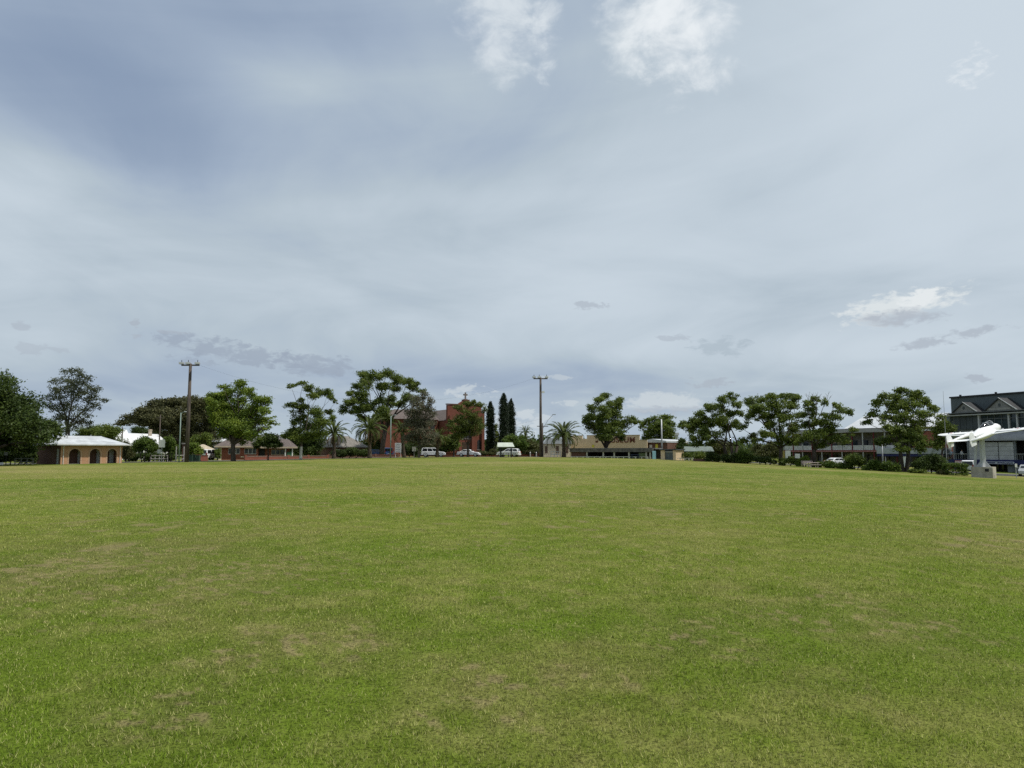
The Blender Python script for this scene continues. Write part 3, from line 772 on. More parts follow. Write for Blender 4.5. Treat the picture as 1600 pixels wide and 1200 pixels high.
def brick_house():
    f = Fac('brick_house', 'single storey red brick house with brown tiled roof behind the forked tree', 'house', 341, 131, 462, 136)
    us, _ = f.uv(403, 700)
    H = f.uv(350, 698)[1]
    MB().box(0, us, 0, 9, -.3, H).build('wall', BRICK_R, f.root)
    MB().box(us, f.L - 1.0, 1.4, 9, -.3, H - .1).build('porch_wall', BRICK_R, f.root)
    f.box('corner_strip', CREAM, 341, 700, 346.5, None, -.04, .3)
    zr = f.uv(385, 685)[1]
    hip_roof('roof', TILE, -.7, us + .5, -.6, 9.6, H + .12, zr + .75, 3.6, f.root, .2)
    hip_roof('porch_roof', TILE, us - 1.0, f.L + .3, .2, 9.4, H + .02, H + 1.5, 1.2, f.root, .22)
    MB().box(-.72, us + .52, -.66, -.58, H - .12, H + .14).build('gutter', mat('gutter_cream', (.42, .35, .26), .7, .1, 2.), f.root)
    MB().box(us - 1.0, f.L + .32, .1, .18, H - .26, H + .04).build('gutter', MATS['gutter_cream'], f.root)
    f.window(357, 700.5, 374.5, 709.5, 0.0, panes=3); f.window(382, 700.5, 400, 709.5, 0.0, panes=3)
    f.window(424, 702.5, 444, 710.5, 1.4, frame=MATS['cream_paint'], panes=3)
    for px in (446, 457):
        u, z = f.uv(px, 702, .4); MB().box(u - .09, u + .09, .35, .53, -.2, H - .22).build('porch_post', WHITE, f.root)
    u, _ = f.uv(448, 712, .4); u2, _ = f.uv(456, 712, .4)
    MB().box(u, u2, .42, .47, .2, H - .9).build('green_screen', mat('green_shade_screen', (.05, .14, .07), .8, .2, 2.), f.root)
    MB().box(us + .3, us + 1.3, 1.33, 1.395, -.1, 2.1).build('door', DARK, f.root)
    f.box('window_ledge', CREAM, 376, 713, 402, 714.5, -.1, -.002)
brick_house()

def cottage(name, label, pxA, dA, pxB, dB, eave, ridge, wallm, roofm, deep=8, inset=2.5, wins=()):
    f = Fac(name, label, 'house', pxA, dA, pxB, dB)
    H = f.uv((pxA + pxB) / 2, eave)[1]; Z = f.uv((pxA + pxB) / 2, ridge)[1]
    MB().box(0, f.L, 0, deep, -.3, H).build('wall', wallm, f.root)
    hip_roof('roof', roofm, -.5, f.L + .5, -.5, deep + .5, H + .1, Z + .3, inset, f.root, .15)
    for w in wins: f.window(*w)
    return f
cottage('tan_roofed_carport', 'small carport building with a pale tan hipped roof beside the brick house', 312, 150, 336, 152, 705, 696.5, mat('carport_wall', (.16, .13, .10), .9, .1, 1.), TAN_ROOF, 6, 1.8)
cottage('grey_roofed_house', 'low house with grey tiled roof behind the shaggy palm', 512, 152, 572, 156, 699, 683, BRICK_B, TILE_G, 9, 3.0, [(520, 702, 532, 709)])
cottage('long_grey_roofed_house', 'grey roofed house with a long flat ridge above the small dark tree', 398, 168, 446, 172, 691, 680.5, BRICK_B, mat('roof_grey_dark', (.14, .14, .14), .8, .15, 2.), 9, .8)
cottage('blue_gabled_house', 'pale blue house glimpsed behind the forked tree', 333, 165, 358, 166, 690, 679, mat('pale_blue_board', (.35, .40, .44), .8, .1, 1.), METAL_W, 8, 1.2, [(338, 692, 346, 699)])

def church():
    f = Fac('brick_church', 'dark red brick church with stepped gable and a cross on top', 'church', 699, 167, 757, 172)
    H = lambda py, px=728: f.uv(px, py)[1]
    U = lambda px: f.uv(px, 680)[0]
    # west front: shoulders, stepped gable
    poly = [(U(699), -.3), (U(757), -.3), (U(757), H(643)), (U(752), H(643)), (U(752), H(634)), (U(742), H(633)), (U(739), H(630)), (U(733), H(626)), (U(724), H(626)), (U(718), H(630)), (U(715), H(633)), (U(701), H(633.5)), (U(699), H(633.5))]
    MB().prism(poly, 0, .7).build('front_wall', BRICK_C, f.root)
    for a, b_, z in ((699, 715.5, 633), (741.5, 752.5, 633.2), (752, 757.5, 642.5)):
        MB().box(U(a) - .12, U(b_) + .12, -.12, .82, H(z), H(z) + .22).build('coping', BRICK_B, f.root)
    MB().box(U(723.5), U(733.5), -.12, .82, H(626), H(626) + .25).build('coping', BRICK_B, f.root)
    st = mat('cross_stone', (.20, .17, .16), .9, .1, 2.)
    c = U(728); z0, z1 = H(626) + .2, H(613)
    MB().box(c - .13, c + .13, .2, .5, z0, z1).box(c - .52, c + .52, .22, .48, z0 + (z1 - z0) * .58, z0 + (z1 - z0) * .58 + .36).box(c - .4, c + .4, .05, .65, z0 - .15, z0 + .2).build('cross', st, f.root)
    # nave, longer to the left behind the front
    nz = H(657); ul = f.uv(655, 690)[0]; L2 = 26
    MB().box(U(701), U(755), .7, L2, -.3, nz).build('nave_wall', BRICK_C, f.root)
    MB().box(ul - 6, U(699.5), 5, 16, -.3, H(655)).build('transept_wall', BRICK_C, f.root)
    r = MB(); a0, a1 = ul - 6.6, U(699.8); zr = H(638.5); ze = H(655.5)
    r.quad((a0, 4.4, ze), (a1, 4.4, ze), (a1, 10.5, zr), (a0 + 5, 10.5, zr)); r.quad((a0, 16.6, ze), (a0 + 5, 10.5, zr), (a1, 10.5, zr), (a1, 16.6, ze)); r.quad((a0, 4.4, ze), (a0 + 5, 10.5, zr), (a0, 16.6, ze))
    r.build('transept_roof', TILE, f.root)
    m = (U(701) + U(755)) / 2
    r = MB(); r.quad((U(700), .72, nz), (m, .72, nz + 3.0), (m, L2 + .3, nz + 3.0), (U(700), L2 + .3, nz)); r.quad((m, .72, nz + 3.0), (U(756), .72, nz), (U(756), L2 + .3, nz), (m, L2 + .3, nz + 3.0))
    r.build('nave_roof', TILE, f.root)
    for px, t_, b_, w in ((748.5, 687, 702, .45), (709, 687, 702, .45), (728, 655, 685, 1.5)):
        u = U(px); z1, z0 = H(t_), H(b_); n = 8
        P = [(u - w, z0), (u + w, z0), (u + w, z1 - w)] + [(u + w * math.cos(math.pi * i / n), z1 - w + w * math.sin(math.pi * i / n)) for i in range(1, n)] + [(u - w, z1 - w)]
        wn = MB().prism(P, -.04, -.004).build('window', DARK, f.root)
        MB().box(u - w - .15, u + w + .15, -.1, -.045, z0 - .2, z0).build('sill', st, wn)
    MB().box(U(722), U(734), -.05, -.004, -.2, 3.2).build('door', mat('church_door', (.06, .035, .022), .7, .2, 2.), f.root)
    for px in (703, 718, 738, 753.5): MB().box(U(px) - .35, U(px) + .35, -.5, -.006, -.3, H(650)).build('buttress', BRICK_C, f.root)
    for px in (676, 690):
        u = f.uv(px, 672, 5)[0]; MB().box(u - .5, u + .5, 4.9, 4.995, H(672), H(663)).build('window', DARK, f.root)
church()

def cream_hall():
    f = Fac('cream_hall', 'small cream hall with white roof behind the big green palm', 'building', 849, 150, 892, 150)
    H = f.uv(870, 693.5)[1]
    MB().box(0, f.L, 0, 8, -.3, H).build('wall', CREAM, f.root)
    u0, z = f.uv(848, 693); u1, z2 = f.uv(893, 687)
    MB().prism([(u0, H), (u1, H), (u1, z2), (u0 + 1, z2 + .4)], -.3, 8.2).build('roof', METAL_W, f.root)
    for a in (851.5, 869, 884): f.window(a, 697, a + 4, 708, 0.0, frame=mat('brown_frame', (.12, .07, .05), .8, .1, 2.), glass=mat('brown_blind', (.16, .10, .07), .7, .2, 2.), panes=1)
cream_hall()

def museum():
    f = Fac('museum_building', 'tan brick museum hall with stepped parapet and brown wall lettering', 'building', 888, 156, 1011, 150)
    U = lambda px, y=0.: f.uv(px, 690, y)[0]; Z = lambda py, px=950: f.uv(px, py)[1]
    P = [(U(888), -.3), (U(1011), -.3), (U(1011), f.uv(1011, 688)[1]), (U(999.5), f.uv(1000, 688)[1]), (U(999.5), f.uv(999, 680)[1]), (U(917), f.uv(917, 680.5)[1]), (U(917), f.uv(917, 685.5)[1]), (U(910), f.uv(910, 685.5)[1]), (U(910), f.uv(910, 681)[1]), (U(888), f.uv(888, 681)[1])]
    MB().prism(P, 0, .35).build('front_wall', BRICK_T, f.root)
    MB().box(.1, f.L - .1, .36, 14, -.3, Z(690)).build('hall', BRICK_T, f.root)
    r = MB().box(.05, f.L - .05, .4, 14.1, Z(690) + .01, Z(690) + .25).build('roof', METAL_W, f.root)
    for a, b_, y_ in ((999.8, 1011.3, 688), (917, 999.8, 680.3), (888, 910, 681)):
        MB().box(U(a) - .05, U(b_) + .05, -.06, .41, f.uv((a + b_) / 2, y_)[1], f.uv((a + b_) / 2, y_)[1] + .1).build('coping', mat('coping_tan', (.50, .42, .30), .85, .1, 2.), f.root)
    f.box('vent_grille', mat('brown_trim', (.13, .055, .035), .8, .1, 2.), 930.5, 688.5, 934.5, 691.5, -.05, -.004)
    f.box('banner', mat('yellow_sign', (.55, .50, .06), .7, .05, 2.), 925, 695, 928.5, 699, -.06, -.004)
    c = bpy.data.curves.new('lettering', 'FONT'); c.body = 'MUSEUM'; c.extrude = .04; c.align_x = 'RIGHT'
    u, z = f.uv(992.6, 691.2); u0, z1 = f.uv(992.6, 683)
    c.size = (z1 - z) / .70; c.offset = .035; c.space_character = 1.12
    tmp = bpy.data.objects.new('lettering_curve', c); C.objects.link(tmp); bpy.context.view_layer.update()
    me = bpy.data.meshes.new_from_object(tmp.evaluated_get(bpy.context.evaluated_depsgraph_get())); bpy.data.objects.remove(tmp); me.materials.clear()
    o = bpy.data.objects.new('lettering', me); C.objects.link(o); o.parent = f.root; o.location = (u, -.05, z); o.rotation_euler = (math.pi / 2, 0, 0)
    me.materials.append(mat('lettering_brown', (.16, .055, .035), .7, .1, 2.)); tag(o, 'brown MUSEUM letters high on the tan wall')
museum()

def annex():
    f = Fac('brown_annex', 'brown brick building with a white roof edge beside the museum', 'building', 1011, 152, 1043, 149)
    H = f.uv(1027, 691.5)[1]
    MB().box(0, f.L, .02, 9, -.3, H).build('wall', BRICK_B, f.root)
    u0, za = f.uv(1010, 690); u1, zb = f.uv(1043, 690); um, zm = f.uv(1020, 686.8)
    MB().prism([(u0, H), (u1, H), (u1, H + .35), (um, H + .75), (u0, H + .5)], -.5, 9.2).build('roof', METAL_W, f.root)
    f.window(1015, 695, 1019, 699.5, .02, panes=1, glass=mat('pale_blind', (.62, .65, .66), .6, .05, 1.))
    f.box('yellow_sign', MATS['yellow_sign'], 1024, 694, 1028, 700, -.06, .016)
annex()

def awning_stand():
    f = Fac('spectator_stand', 'long low shelter with a flat grey roof in front of the museum', 'shelter', 891, 138.5, 1021, 132)
    Z = lambda py, px: f.uv(px, py)[1]
    U = lambda px: f.uv(px, 708)[0]
    zt0, zb0 = Z(699.5, 900), Z(705.5, 900); zt1, zb1 = Z(701.5, 1015), Z(707, 1015)
    top, bot = (zt0 + zt1) / 2, (zb0 + zb1) / 2
    MB().prism([(0, bot), (f.L, bot), (f.L, top), (0, top)], -.4, .0).build('fascia', mat('weathered_fascia', (.135, .125, .115), .9, .2, 2.), f.root)
    rb = MB(); rb.box(-.3, f.L + .3, 0.001, 6, top - .15, top + .05).build('roof', mat('stand_roof', (.17, .165, .16), .7, .2, 1.5), f.root)
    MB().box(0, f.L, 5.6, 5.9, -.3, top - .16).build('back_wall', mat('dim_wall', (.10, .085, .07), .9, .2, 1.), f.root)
    MB().box(0, .3, 0.1, 5.6, -.3, bot + .3).build('end_wall', BRICK_T, f.root)
    f.box('front_panel', BRICK_B, 892.5, 706.5, 915, None, .08, .3)
    for px in (917.5, 943, 960, 983, 1010, 1016): MB().box(U(px) - .13, U(px) + .13, -.2, .06, -.3, bot + .01).build('post', mat('pale_post', (.42, .40, .36), .8, .1, 2.), f.root)
    f.box('hanging_sign', mat('green_mesh', (.10, .13, .06), .8, .15, 2.), 998, 707.5, 1011, 713, -.1, -.04)
    for a, b_ in ((900, 917), (920, 938), (941, 961), (963, 992), (994, 1013)):
        u0, u1 = U(a), U(b_); MB().box(u0, u1, .9, 1.3, .38, .46).box(u0 + .2, u0 + .3, .95, 1.25, -.1, .38).box(u1 - .3, u1 - .2, .95, 1.25, -.1, .38).build('bench', MATS['pale_post'], f.root)
    for a in (930, 951, 970, 985): MB().box(U(a), U(a) + 1.6, 5.52, 5.595, -.1, 1.9).build('dark_doorway', DARK, f.root)
awning_stand()

def gatehouse():
    f = Fac('gate_kiosk', 'tan brick kiosk with grey roller shutter and flat dark top', 'kiosk', 1032.5, 128, 1056, 126)
    U = lambda px: f.uv(px, 710)[0]
    H = f.uv(1045, 703.5)[1]
    MB().box(U(1032.5), U(1038.5), 0, 2.6, -.3, H).build('pier', BRICK_T, f.root); MB().box(U(1051.5), U(1056), 0, 2.6, -.3, H).build('pier', BRICK_T, f.root)
    MB().box(U(1038.5), U(1051.5), .25, 2.5, -.3, H - .05).build('inner_wall', CHAR, f.root)
    s = MB()
    n = 12
    for i in range(n): s.box(U(1039), U(1051), .18, .245, i * (H - .4) / n + .02, (i + 1) * (H - .4) / n)
    s.build('roller_shutter', mat('shutter_grey', (.13, .155, .16), .6, .1, 2.), f.root)
    MB().box(U(1038.6), U(1051.4), .1, .24, H - .36, H - .2).build('lintel', GALV, f.root)
    MB().box(U(1031.5), U(1057.5), -.25, 2.8, H + .002, H + .2).build('roof', CHAR, f.root)
gatehouse()

def verandah_building():
    f = Fac('verandah_building', 'two storey shopfront with white balcony rail and maroon band behind the trees', 'building', 1226, 165, 1402, 145)
    U = lambda px, y=0.: f.uv(px, 695, y)[0]
    Z = lambda py, px, y=0.: f.uv(px, py, y)[1]
    zr0 = Z(672, 1340); zf = Z(703.5, 1340); L = f.L
    MB().box(0, L, 3, 14, -.3, zr0 + .4).build('wall', mat('shop_wall', (.20, .19, .18), .9, .15, 1.), f.root)
    MB().box(-.2, L + .2, -.25, 3.3, zr0 - .35, zr0 - .02).build('verandah_roof', DARK, f.root)
    MB().box(-.3, L + .3, -.45, -.255, zr0 - .5, zr0 + .16).build('gutter', mat('roof_gutter', (.30, .30, .31), .6, .1, 2.), f.root)
    ridge = Z(650.5, 1340, 9)
    r = MB(); s0 = U(1306); r.quad((s0, 3.2, zr0 + .45), (L + 6, 3.2, zr0 + .45), (L + 6, 9, ridge), (s0 + 1.5, 9, ridge)); r.quad((s0, 15, zr0 + .4), (s0 + 1.5, 9, ridge), (L + 6, 9, ridge), (L + 6, 15, zr0 + .4)); r.quad((s0, 3.2, zr0 + .45), (s0 + 1.5, 9, ridge), (s0, 15, zr0 + .4))
    r.build('main_roof', METAL_W, f.root)
    MB().box(0, L, -.1, 3, zf - .3, zf - .02).build('balcony_floor', DARK, f.root)
    MB().box(-.05, L + .05, -.2, -.105, zf - .36, zf + .02).build('fascia_band', MAROON, f.root)
    MB().box(-.05, L + .05, -.23, -.205, zf - .26, zf - .10).build('fascia_stripe', PINKISH, f.root)
    n = int(L / 2.2)
    for i in range(n + 1):
        u = i * L / n
        MB().box(u - .09, u + .09, -.14, .06, -.3, zr0 - .36).build('verandah_post', MAROON if i % 2 else GALV, f.root)
    pn = mat('white_balustrade', (.55, .56, .58), .7, .1, 2.)
    for i in range(n):
        u0, u1 = i * L / n + .13, (i + 1) * L / n - .13
        b = MB().box(u0, u1, -.06, -.0, zf + .9, zf + .98).box(u0, u1, -.06, 0, zf + .06, zf + .13)
        k = 9
        for j in range(k): x = u0 + (u1 - u0) * (j + .2) / k; b.box(x, x + (u1 - u0) / k * .72, -.045, -.015, zf + .13, zf + .9)
        b.build('balustrade', pn, f.root)
    for i in range(n):
        u0, u1 = i * L / n + .5, (i + 1) * L / n - .5
        MB().box(u0, u1, 2.93, 2.995, zf + .05, zf + 2.1).build('upper_window', GLASS_B, f.root)
        MB().box(u0 - .2, u1 + .2, 2.93, 2.995, .1, zf - .9).build('shop_window', GLASS, f.root)
    f.box('white_panel', WHITE, 1227, 704, 1235.5, 716, -.3, -.24); f.box('white_panel', WHITE, 1242, 709, 1250, 716, -.3, -.24); f.box('yellow_panel', mat('ochre_panel', (.35, .28, .08), .8, .1, 2.), 1222.5, 705, 1226.4, 716, -.3, -.24)
verandah_building()

def red_brick_back():
    f = Fac('brick_outbuilding', 'plain red brown brick block with pale roof right of the largest park tree', 'building', 1428, 144, 1486, 138)
    H = f.uv(1450, 673)[1]
    MB().box(0, f.L, 0, 6, -.3, H).build('wall', BRICK_R, f.root)
    MB().box(-.2, f.L + .2, -.2, 6.2, H + .002, H + .3).build('roof', METAL_W, f.root)
    z0 = f.uv(1450, 690)[1]; z1 = f.uv(1450, 683)[1]
    MB().box(-6, f.L + .2, -2.6, -.01, f.uv(1450, 709)[1], f.uv(1450, 700)[1]).build('awning', mat('awning_grey', (.33, .36, .38), .7, .1, 1.), f.root)
    MB().box(-6, f.L, -2.5, -.02, f.uv(1450, 713)[1], f.uv(1450, 709.5)[1]).build('awning_edge', NAVY, f.root)
    f.box('white_pillar', WHITE, 1411, 711, 1419, None, -2.4, -2.1)
    f.box('shopfront', GLASS, 1425, 713, 1478, None, -.06, -.004)
red_brick_back()

def club():
    f = Fac('club_building', 'large grey three storey club with triangular pediments and wide windows', 'building', 1482, 132, 1602, 119.5)
    E = 1760; uE = f.uv(E, 660)[0]
    U = lambda px, y=0.: f.uv(px, 690, y)[0]; Z = lambda py, px=1540, y=0.: f.uv(px, py, y)[1]
    zt = Z(621, 1500, 2.5)
    zc = Z(644, 1540)          # cornice above the windows
    zs = Z(671.5, 1500)        # window sill band
    zb = Z(688.5, 1560)
    # body behind
    MB().box(0, uE, .8, 20, Z(689), zc - .02).build('upper_wall', GREYW, f.root)
    MB().box(U(1489, 2.5), uE, 2.5, 18, zc + .14, zt).build('roof_storey', mat('roof_storey_sheet', (.085, .105, .115), .6, .1, 1., stretch=(6, 6, .4)), f.root)
    MB().box(U(1489, 2.5) - .15, uE, 2.3, 2.498, zt - .05, zt + .22).build('parapet', DARK, f.root)
    MB().box(-.2, uE, -.3, 2.6, zc - .0, zc + .13).build('cornice', mat('cornice_grey', (.12, .13, .14), .7, .1, 1.), f.root)
    MB().box(0, uE, -.2, .798, zc - .42, zc - .22).build('cornice_band', mat('band_grey', (.33, .34, .33), .8, .1, 1.), f.root)
    # pediments
    for a, m_, b_, pt_, pb in ((1490.5, 1507.5, 1531, 628, 643), (1541, 1563, 1594, 621, 640), (1640, 1668, 1700, 612, 636)):
        z0 = zc + .14; z1 = Z(pt_, m_, -.1); u0, um, u1 = U(a), U(m_), U(b_)
        um = (u0 + u1) / 2 - .15
        p = MB().prism([(u0 + .25, z0), (u1 - .25, z0), (um, z1 - .25)], -.1, 2.45).build('pediment', mat('pediment_grey', (.20, .20, .20), .85, .1, 1.), f.root)
        q = MB().prism([(u0, z0 + .03), (um, z1), (um, z1 - .22), (u0 + .3, z0 + .03)], -.3, 2.4).prism([(um, z1), (u1, z0 + .03), (u1 - .3, z0 + .03), (um, z1 - .22)], -.3, 2.4)
        q.build('pediment_rafter', DARK, p)
        c = MB().prism([(um, z1 + .03), (u1 + .1, z0 + .05), (u1 - .15, z0 + .05), (um, z1 - .06)], -.36, -.302).build('pediment_capping', mat('capping_white', (.60, .62, .62), .5, .05, 1.), p)
        e = MB(); n = 10
        e.prism([(um + .22 * math.cos(2 * math.pi * i / n), z0 + (z1 - z0) * .42 + .3 * math.sin(2 * math.pi * i / n)) for i in range(n)], -.14, -.103)
        e.build('emblem', CHAR, p)
    if True:
        z0 = zc + .2; MB().box(U(1546), U(1583), -.16, -.106, z0 + .05, z0 + .42).build('name_board', mat('board_grey', (.26, .26, .25), .8, .1, 1.), f.root)
    # window storey
    wz1, wz0 = zc - .45, zs
    MB().box(-.05, .55, .1, .795, wz0 - .2, zc - .22).build('corner_panel', mat('corner_grey', (.14, .165, .18), .8, .1, 1.), f.root)
    for a, b_ in ((1489.5, 1498), (1498.5, 1507.5), (1508, 1517.5), (1518, 1528)):
        MB().box(U(a), U(b_), .6, .7, wz0, wz1).build('dark_panel', mat('louvre_panel', (.050, .062, .072), .6, .1, 1.), f.root)
    MB().box(U(1528.3), U(1530.8), .2, .796, wz0 - .1, wz1).build('column', GREYL, f.root)
    xs = [1531.2, 1541.5, 1552, 1563, 1574.5]
    x = 1576.8
    while x < 1740: xs += [x, x + 11]; x += 13
    for i in range(len(xs) - 1):
        if xs[i + 1] - xs[i] < 5: MB().box(U(xs[i]), U(xs[i + 1]), .3, .796, wz0 - .1, wz1).build('column', GREYL, f.root); continue
        u0, u1 = U(xs[i]) + .05, U(xs[i + 1]) - .05; zm = wz1 - (wz1 - wz0) * .28
        w = MB().box(u0, u1, .55, .79, zm - .05, zm + .05).box(u0 - .05, u0 + .02, .55, .79, wz0, wz1).box(u0, u1, .55, .79, wz0 - .08, wz0).build('window', mat('window_frame_grey', (.12, .13, .14), .6, .1, 1.), f.root)
        MB().box(u0, u1, .7, .78, wz0, zm - .05).build('pane', GLASS_B, w); MB().box(u0, u1, .7, .78, zm + .05, wz1).build('pane', GLASS_B, w)
    MB().box(-.02, .25, 1.6, 20, -.3, Z(689) - .004).build('end_wall', CHAR, f.root)
    # curved grey canopy under the windows
    uc = U(1524)
    P = MB(); n = 8; z1, z0 = Z(673, 1560), Z(688.5, 1560)
    prof = [(-1.4 * math.sin(math.pi / 2 * i / n) ** .8, z1 + (z0 - z1) * (i / n)) for i in range(n + 1)]
    for i in range(n):
        P.quad((uc, prof[i][0] + .75, prof[i][1]), (uE, prof[i][0] + .75, prof[i][1]), (uE, prof[i + 1][0] + .75, prof[i + 1][1]), (uc, prof[i + 1][0] + .75, prof[i + 1][1]))
    P.quad((uc, .75, z0), (uE, .75, z0), (uE, prof[-1][0] + .75, z0), (uc, prof[-1][0] + .75, z0))
    P.build('canopy', mat('canopy_grey', (.27, .28, .30), .6, .08, 1.), f.root, smooth=True)
    # balcony storey
    zf = Z(719, 1560); zq = Z(690, 1560)
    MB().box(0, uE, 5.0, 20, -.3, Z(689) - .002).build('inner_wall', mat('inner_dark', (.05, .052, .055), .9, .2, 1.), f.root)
    MB().box(0, uE, -.4, 4.98, zf - .6, zf - .02).build('balcony_floor', CHAR, f.root)
    for a, b_ in ((1514, 1531.5), (1538, 1559), (1560.5, 1583.5)):
        u0, u1 = U(a), U(b_); s = MB()
        for i in range(4):
            h = (zq - zf - .1) / 4; s.box(u0, u1, -.1, .02, zf + .05 + i * h, zf + .05 + (i + 1) * h - .03)
        s.build('wall_panel', GREYL, f.root)
    for px in (1490.5, 1512.5, 1586, 1640): MB().box(U(px) - .13, U(px) + .13, -.15, .1, -.3, zq + .1).build('post', mat('post_grey', (.17, .19, .21), .7, .1, 1.), f.root)
    for a, b_ in ((1479, 1490), (1491.5, 1511.5), (1587, 1700)):
        u0, u1 = U(a), U(b_); r = MB().box(u0, u1, -.3, -.24, zf + 1.0, zf + 1.06)
        k = max(3, int((u1 - u0) / .35))
        for i in range(k + 1): x = u0 + (u1 - u0) * i / k; r.box(x - .015, x + .015, -.28, -.26, zf - .1, zf + 1.0)
        r.build('balcony_railing', GALV, f.root)
    # fascia and signs
    MB().box(-.3, uE, -.62, -.41, zf - .72, zf + .06).build('fascia', NAVY, f.root)
    u0, u1 = U(1491, -.6), U(1509, -.6)
    sg = MB().box(u0, u1, -.72, -.625, zf - .62, zf - .12).build('hanging_sign', mat('sign_pink', (.55, .24, .26), .6, .1, 2.), f.root)
    for i in range(9):
        x = u0 + .12 + i * (u1 - u0 - .2) / 9; MB().box(x, x + (u1 - u0) / 9 * rnd.uniform(.4, .68), -.735, -.722, zf - .5, zf - rnd.uniform(.2, .3)).build('sign_letter', WHITE, sg)
    u0, u1 = U(1540, -.6), U(1583, -.6)
    sg = MB().box(u0, u1, -.72, -.625, zf - .62, zf - .22).build('long_sign', mat('sign_pale', (.42, .45, .52), .6, .1, 2.), f.root)
    for i in range(22):
        if i in (7, 8): continue
        x = u0 + .15 + i * (u1 - u0 - .3) / 22; MB().box(x, x + .16, -.735, -.722, zf - .52, zf - rnd.uniform(.3, .36)).build('sign_letter', NAVY, sg)
    f.box('small_sign', mat('sign_blue', (.16, .22, .40), .6, .1, 2.), 1522, 717.5, 1525, 720.5, -.66, -.63)
    # ground floor
    for a, b_, m_ in ((1512, 1521, GREYW), (1572, 1592, GREYW), (1610, 1640, GREYW)): MB().box(U(a), U(b_), .0, .4, -.3, zf - .62).build('ground_wall', m_, f.root)
    for a, b_ in ((1540, 1551), (1556, 1571), (1594, 1608)): MB().box(U(a), U(b_), 2.4, 2.5, -.2, zf - .75).build('shop_window', GLASS, f.root)
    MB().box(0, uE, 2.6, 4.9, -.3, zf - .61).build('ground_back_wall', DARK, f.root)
    for px in (1529.5,): MB().box(U(px) - .2, U(px) + .2, -.3, .05, -.3, zf - .62).build('brick_pier', mat('pier_brown', (.24, .19, .15), .9, .1, 1.), f.root)
    # rooftop bits
    for px in (1503, 1559): MB().box(U(px, 2.5) - .12, U(px, 2.5) + .12, 2.6, 2.9, zt + .22, zt + .5).build('roof_vent', DARK, f.root)
club()

def far_tower():
    f = Fac('pale_tower', 'pale distant tower block between the park trees', 'building', 1055, 320, 1060.5, 320)
    MB().box(0, f.L, 0, 2, -.3, f.uv(1058, 680)[1]).build('wall', mat('tower_pale', (.45, .47, .50), .9, .1, 1.), f.root)
    MB().box(-.3, f.L + .3, -.3, 2.3, f.uv(1058, 680)[1], f.uv(1058, 676)[1]).build('tank', mat('tower_pale', (.45, .47, .50)), f.root)
far_tower()

# low walls and fences
def low_wall(label, pxA, dA, pxB, dB, h, m, cop, rail=False):
    f = Fac('garden_wall', label, 'wall', pxA, dA, pxB, dB)
    MB().box(0, f.L, 0, .23, -.4, h).build('wall_body', m, f.root)
    MB().box(-.04, f.L + .04, -.05, .28, h + .002, h + .07).build('coping', cop, f.root)
    n = max(2, int(f.L / 4))
    for i in range(n + 1): MB().box(i * f.L / n - .18, i * f.L / n + .18, -.06, .3, -.4, h + .22).build('pier', m, f.root)
low_wall('low red brick garden wall in front of the brick house', 384, 127, 512, 139, .62, BRICK_R, mat('coping_pale', (.40, .30, .24), .9, .1, 2.))
low_wall('low dark brick wall below the two shaggy palms', 514, 139.5, 622, 146, .6, BRICK_B, BRICK_R)
low_wall('low red brick wall in front of the church', 692, 152, 779, 152, .85, BRICK_C, BRICK_R)
low_wall('low red brick wall right of the green roofed shelter', 800, 152, 849, 151, .85, BRICK_C, BRICK_R)

def picket(label, pxA, dA, pxB, dB, h, n, m=WHITE, rails=(.95, .5), name='rail_fence'):
    f = Fac(name, label, 'fence', pxA, dA, pxB, dB)
    for i in range(n): MB().box(i * f.L / (n - 1) - .06, i * f.L / (n - 1) + .06, -.06, .06, -.3, h).build('post', m, f.root)
    for q in rails: MB().box(-.06, f.L + .06, -.10, -.065, h * q - .1, h * q).build('rail', m, f.root)
picket('white rail gate beneath the big green palm', 861, 141, 875.5, 141, 1.15, 4)
picket('low white rail fence in front of the long grey stand', 893, 136.8, 1012, 130.5, .42, 14, mat('rail_white', (.50, .50, .46), .7, .1, 2.), (.98,))
picket('white rail fence beneath the round street trees', 236, 119, 262, 120, 1.1, 5, mat('faded_white', (.40, .39, .36), .8, .1, 2.))
picket('white post and rail beside the floodlight pole', 275, 116, 287, 118, 2.4, 2, MATS['faded_white'], (.45, .2))
picket('low white rail beside the brick planter', 1056, 126.5, 1083, 125, .5, 5, MATS['rail_white'], (.98,))
picket('dark rail fence in the shade of the far left tree', 24, 103, 52, 104, .95, 4, mat('shade_rail', (.16, .17, .15), .8, .1, 2.), (.98, .5))

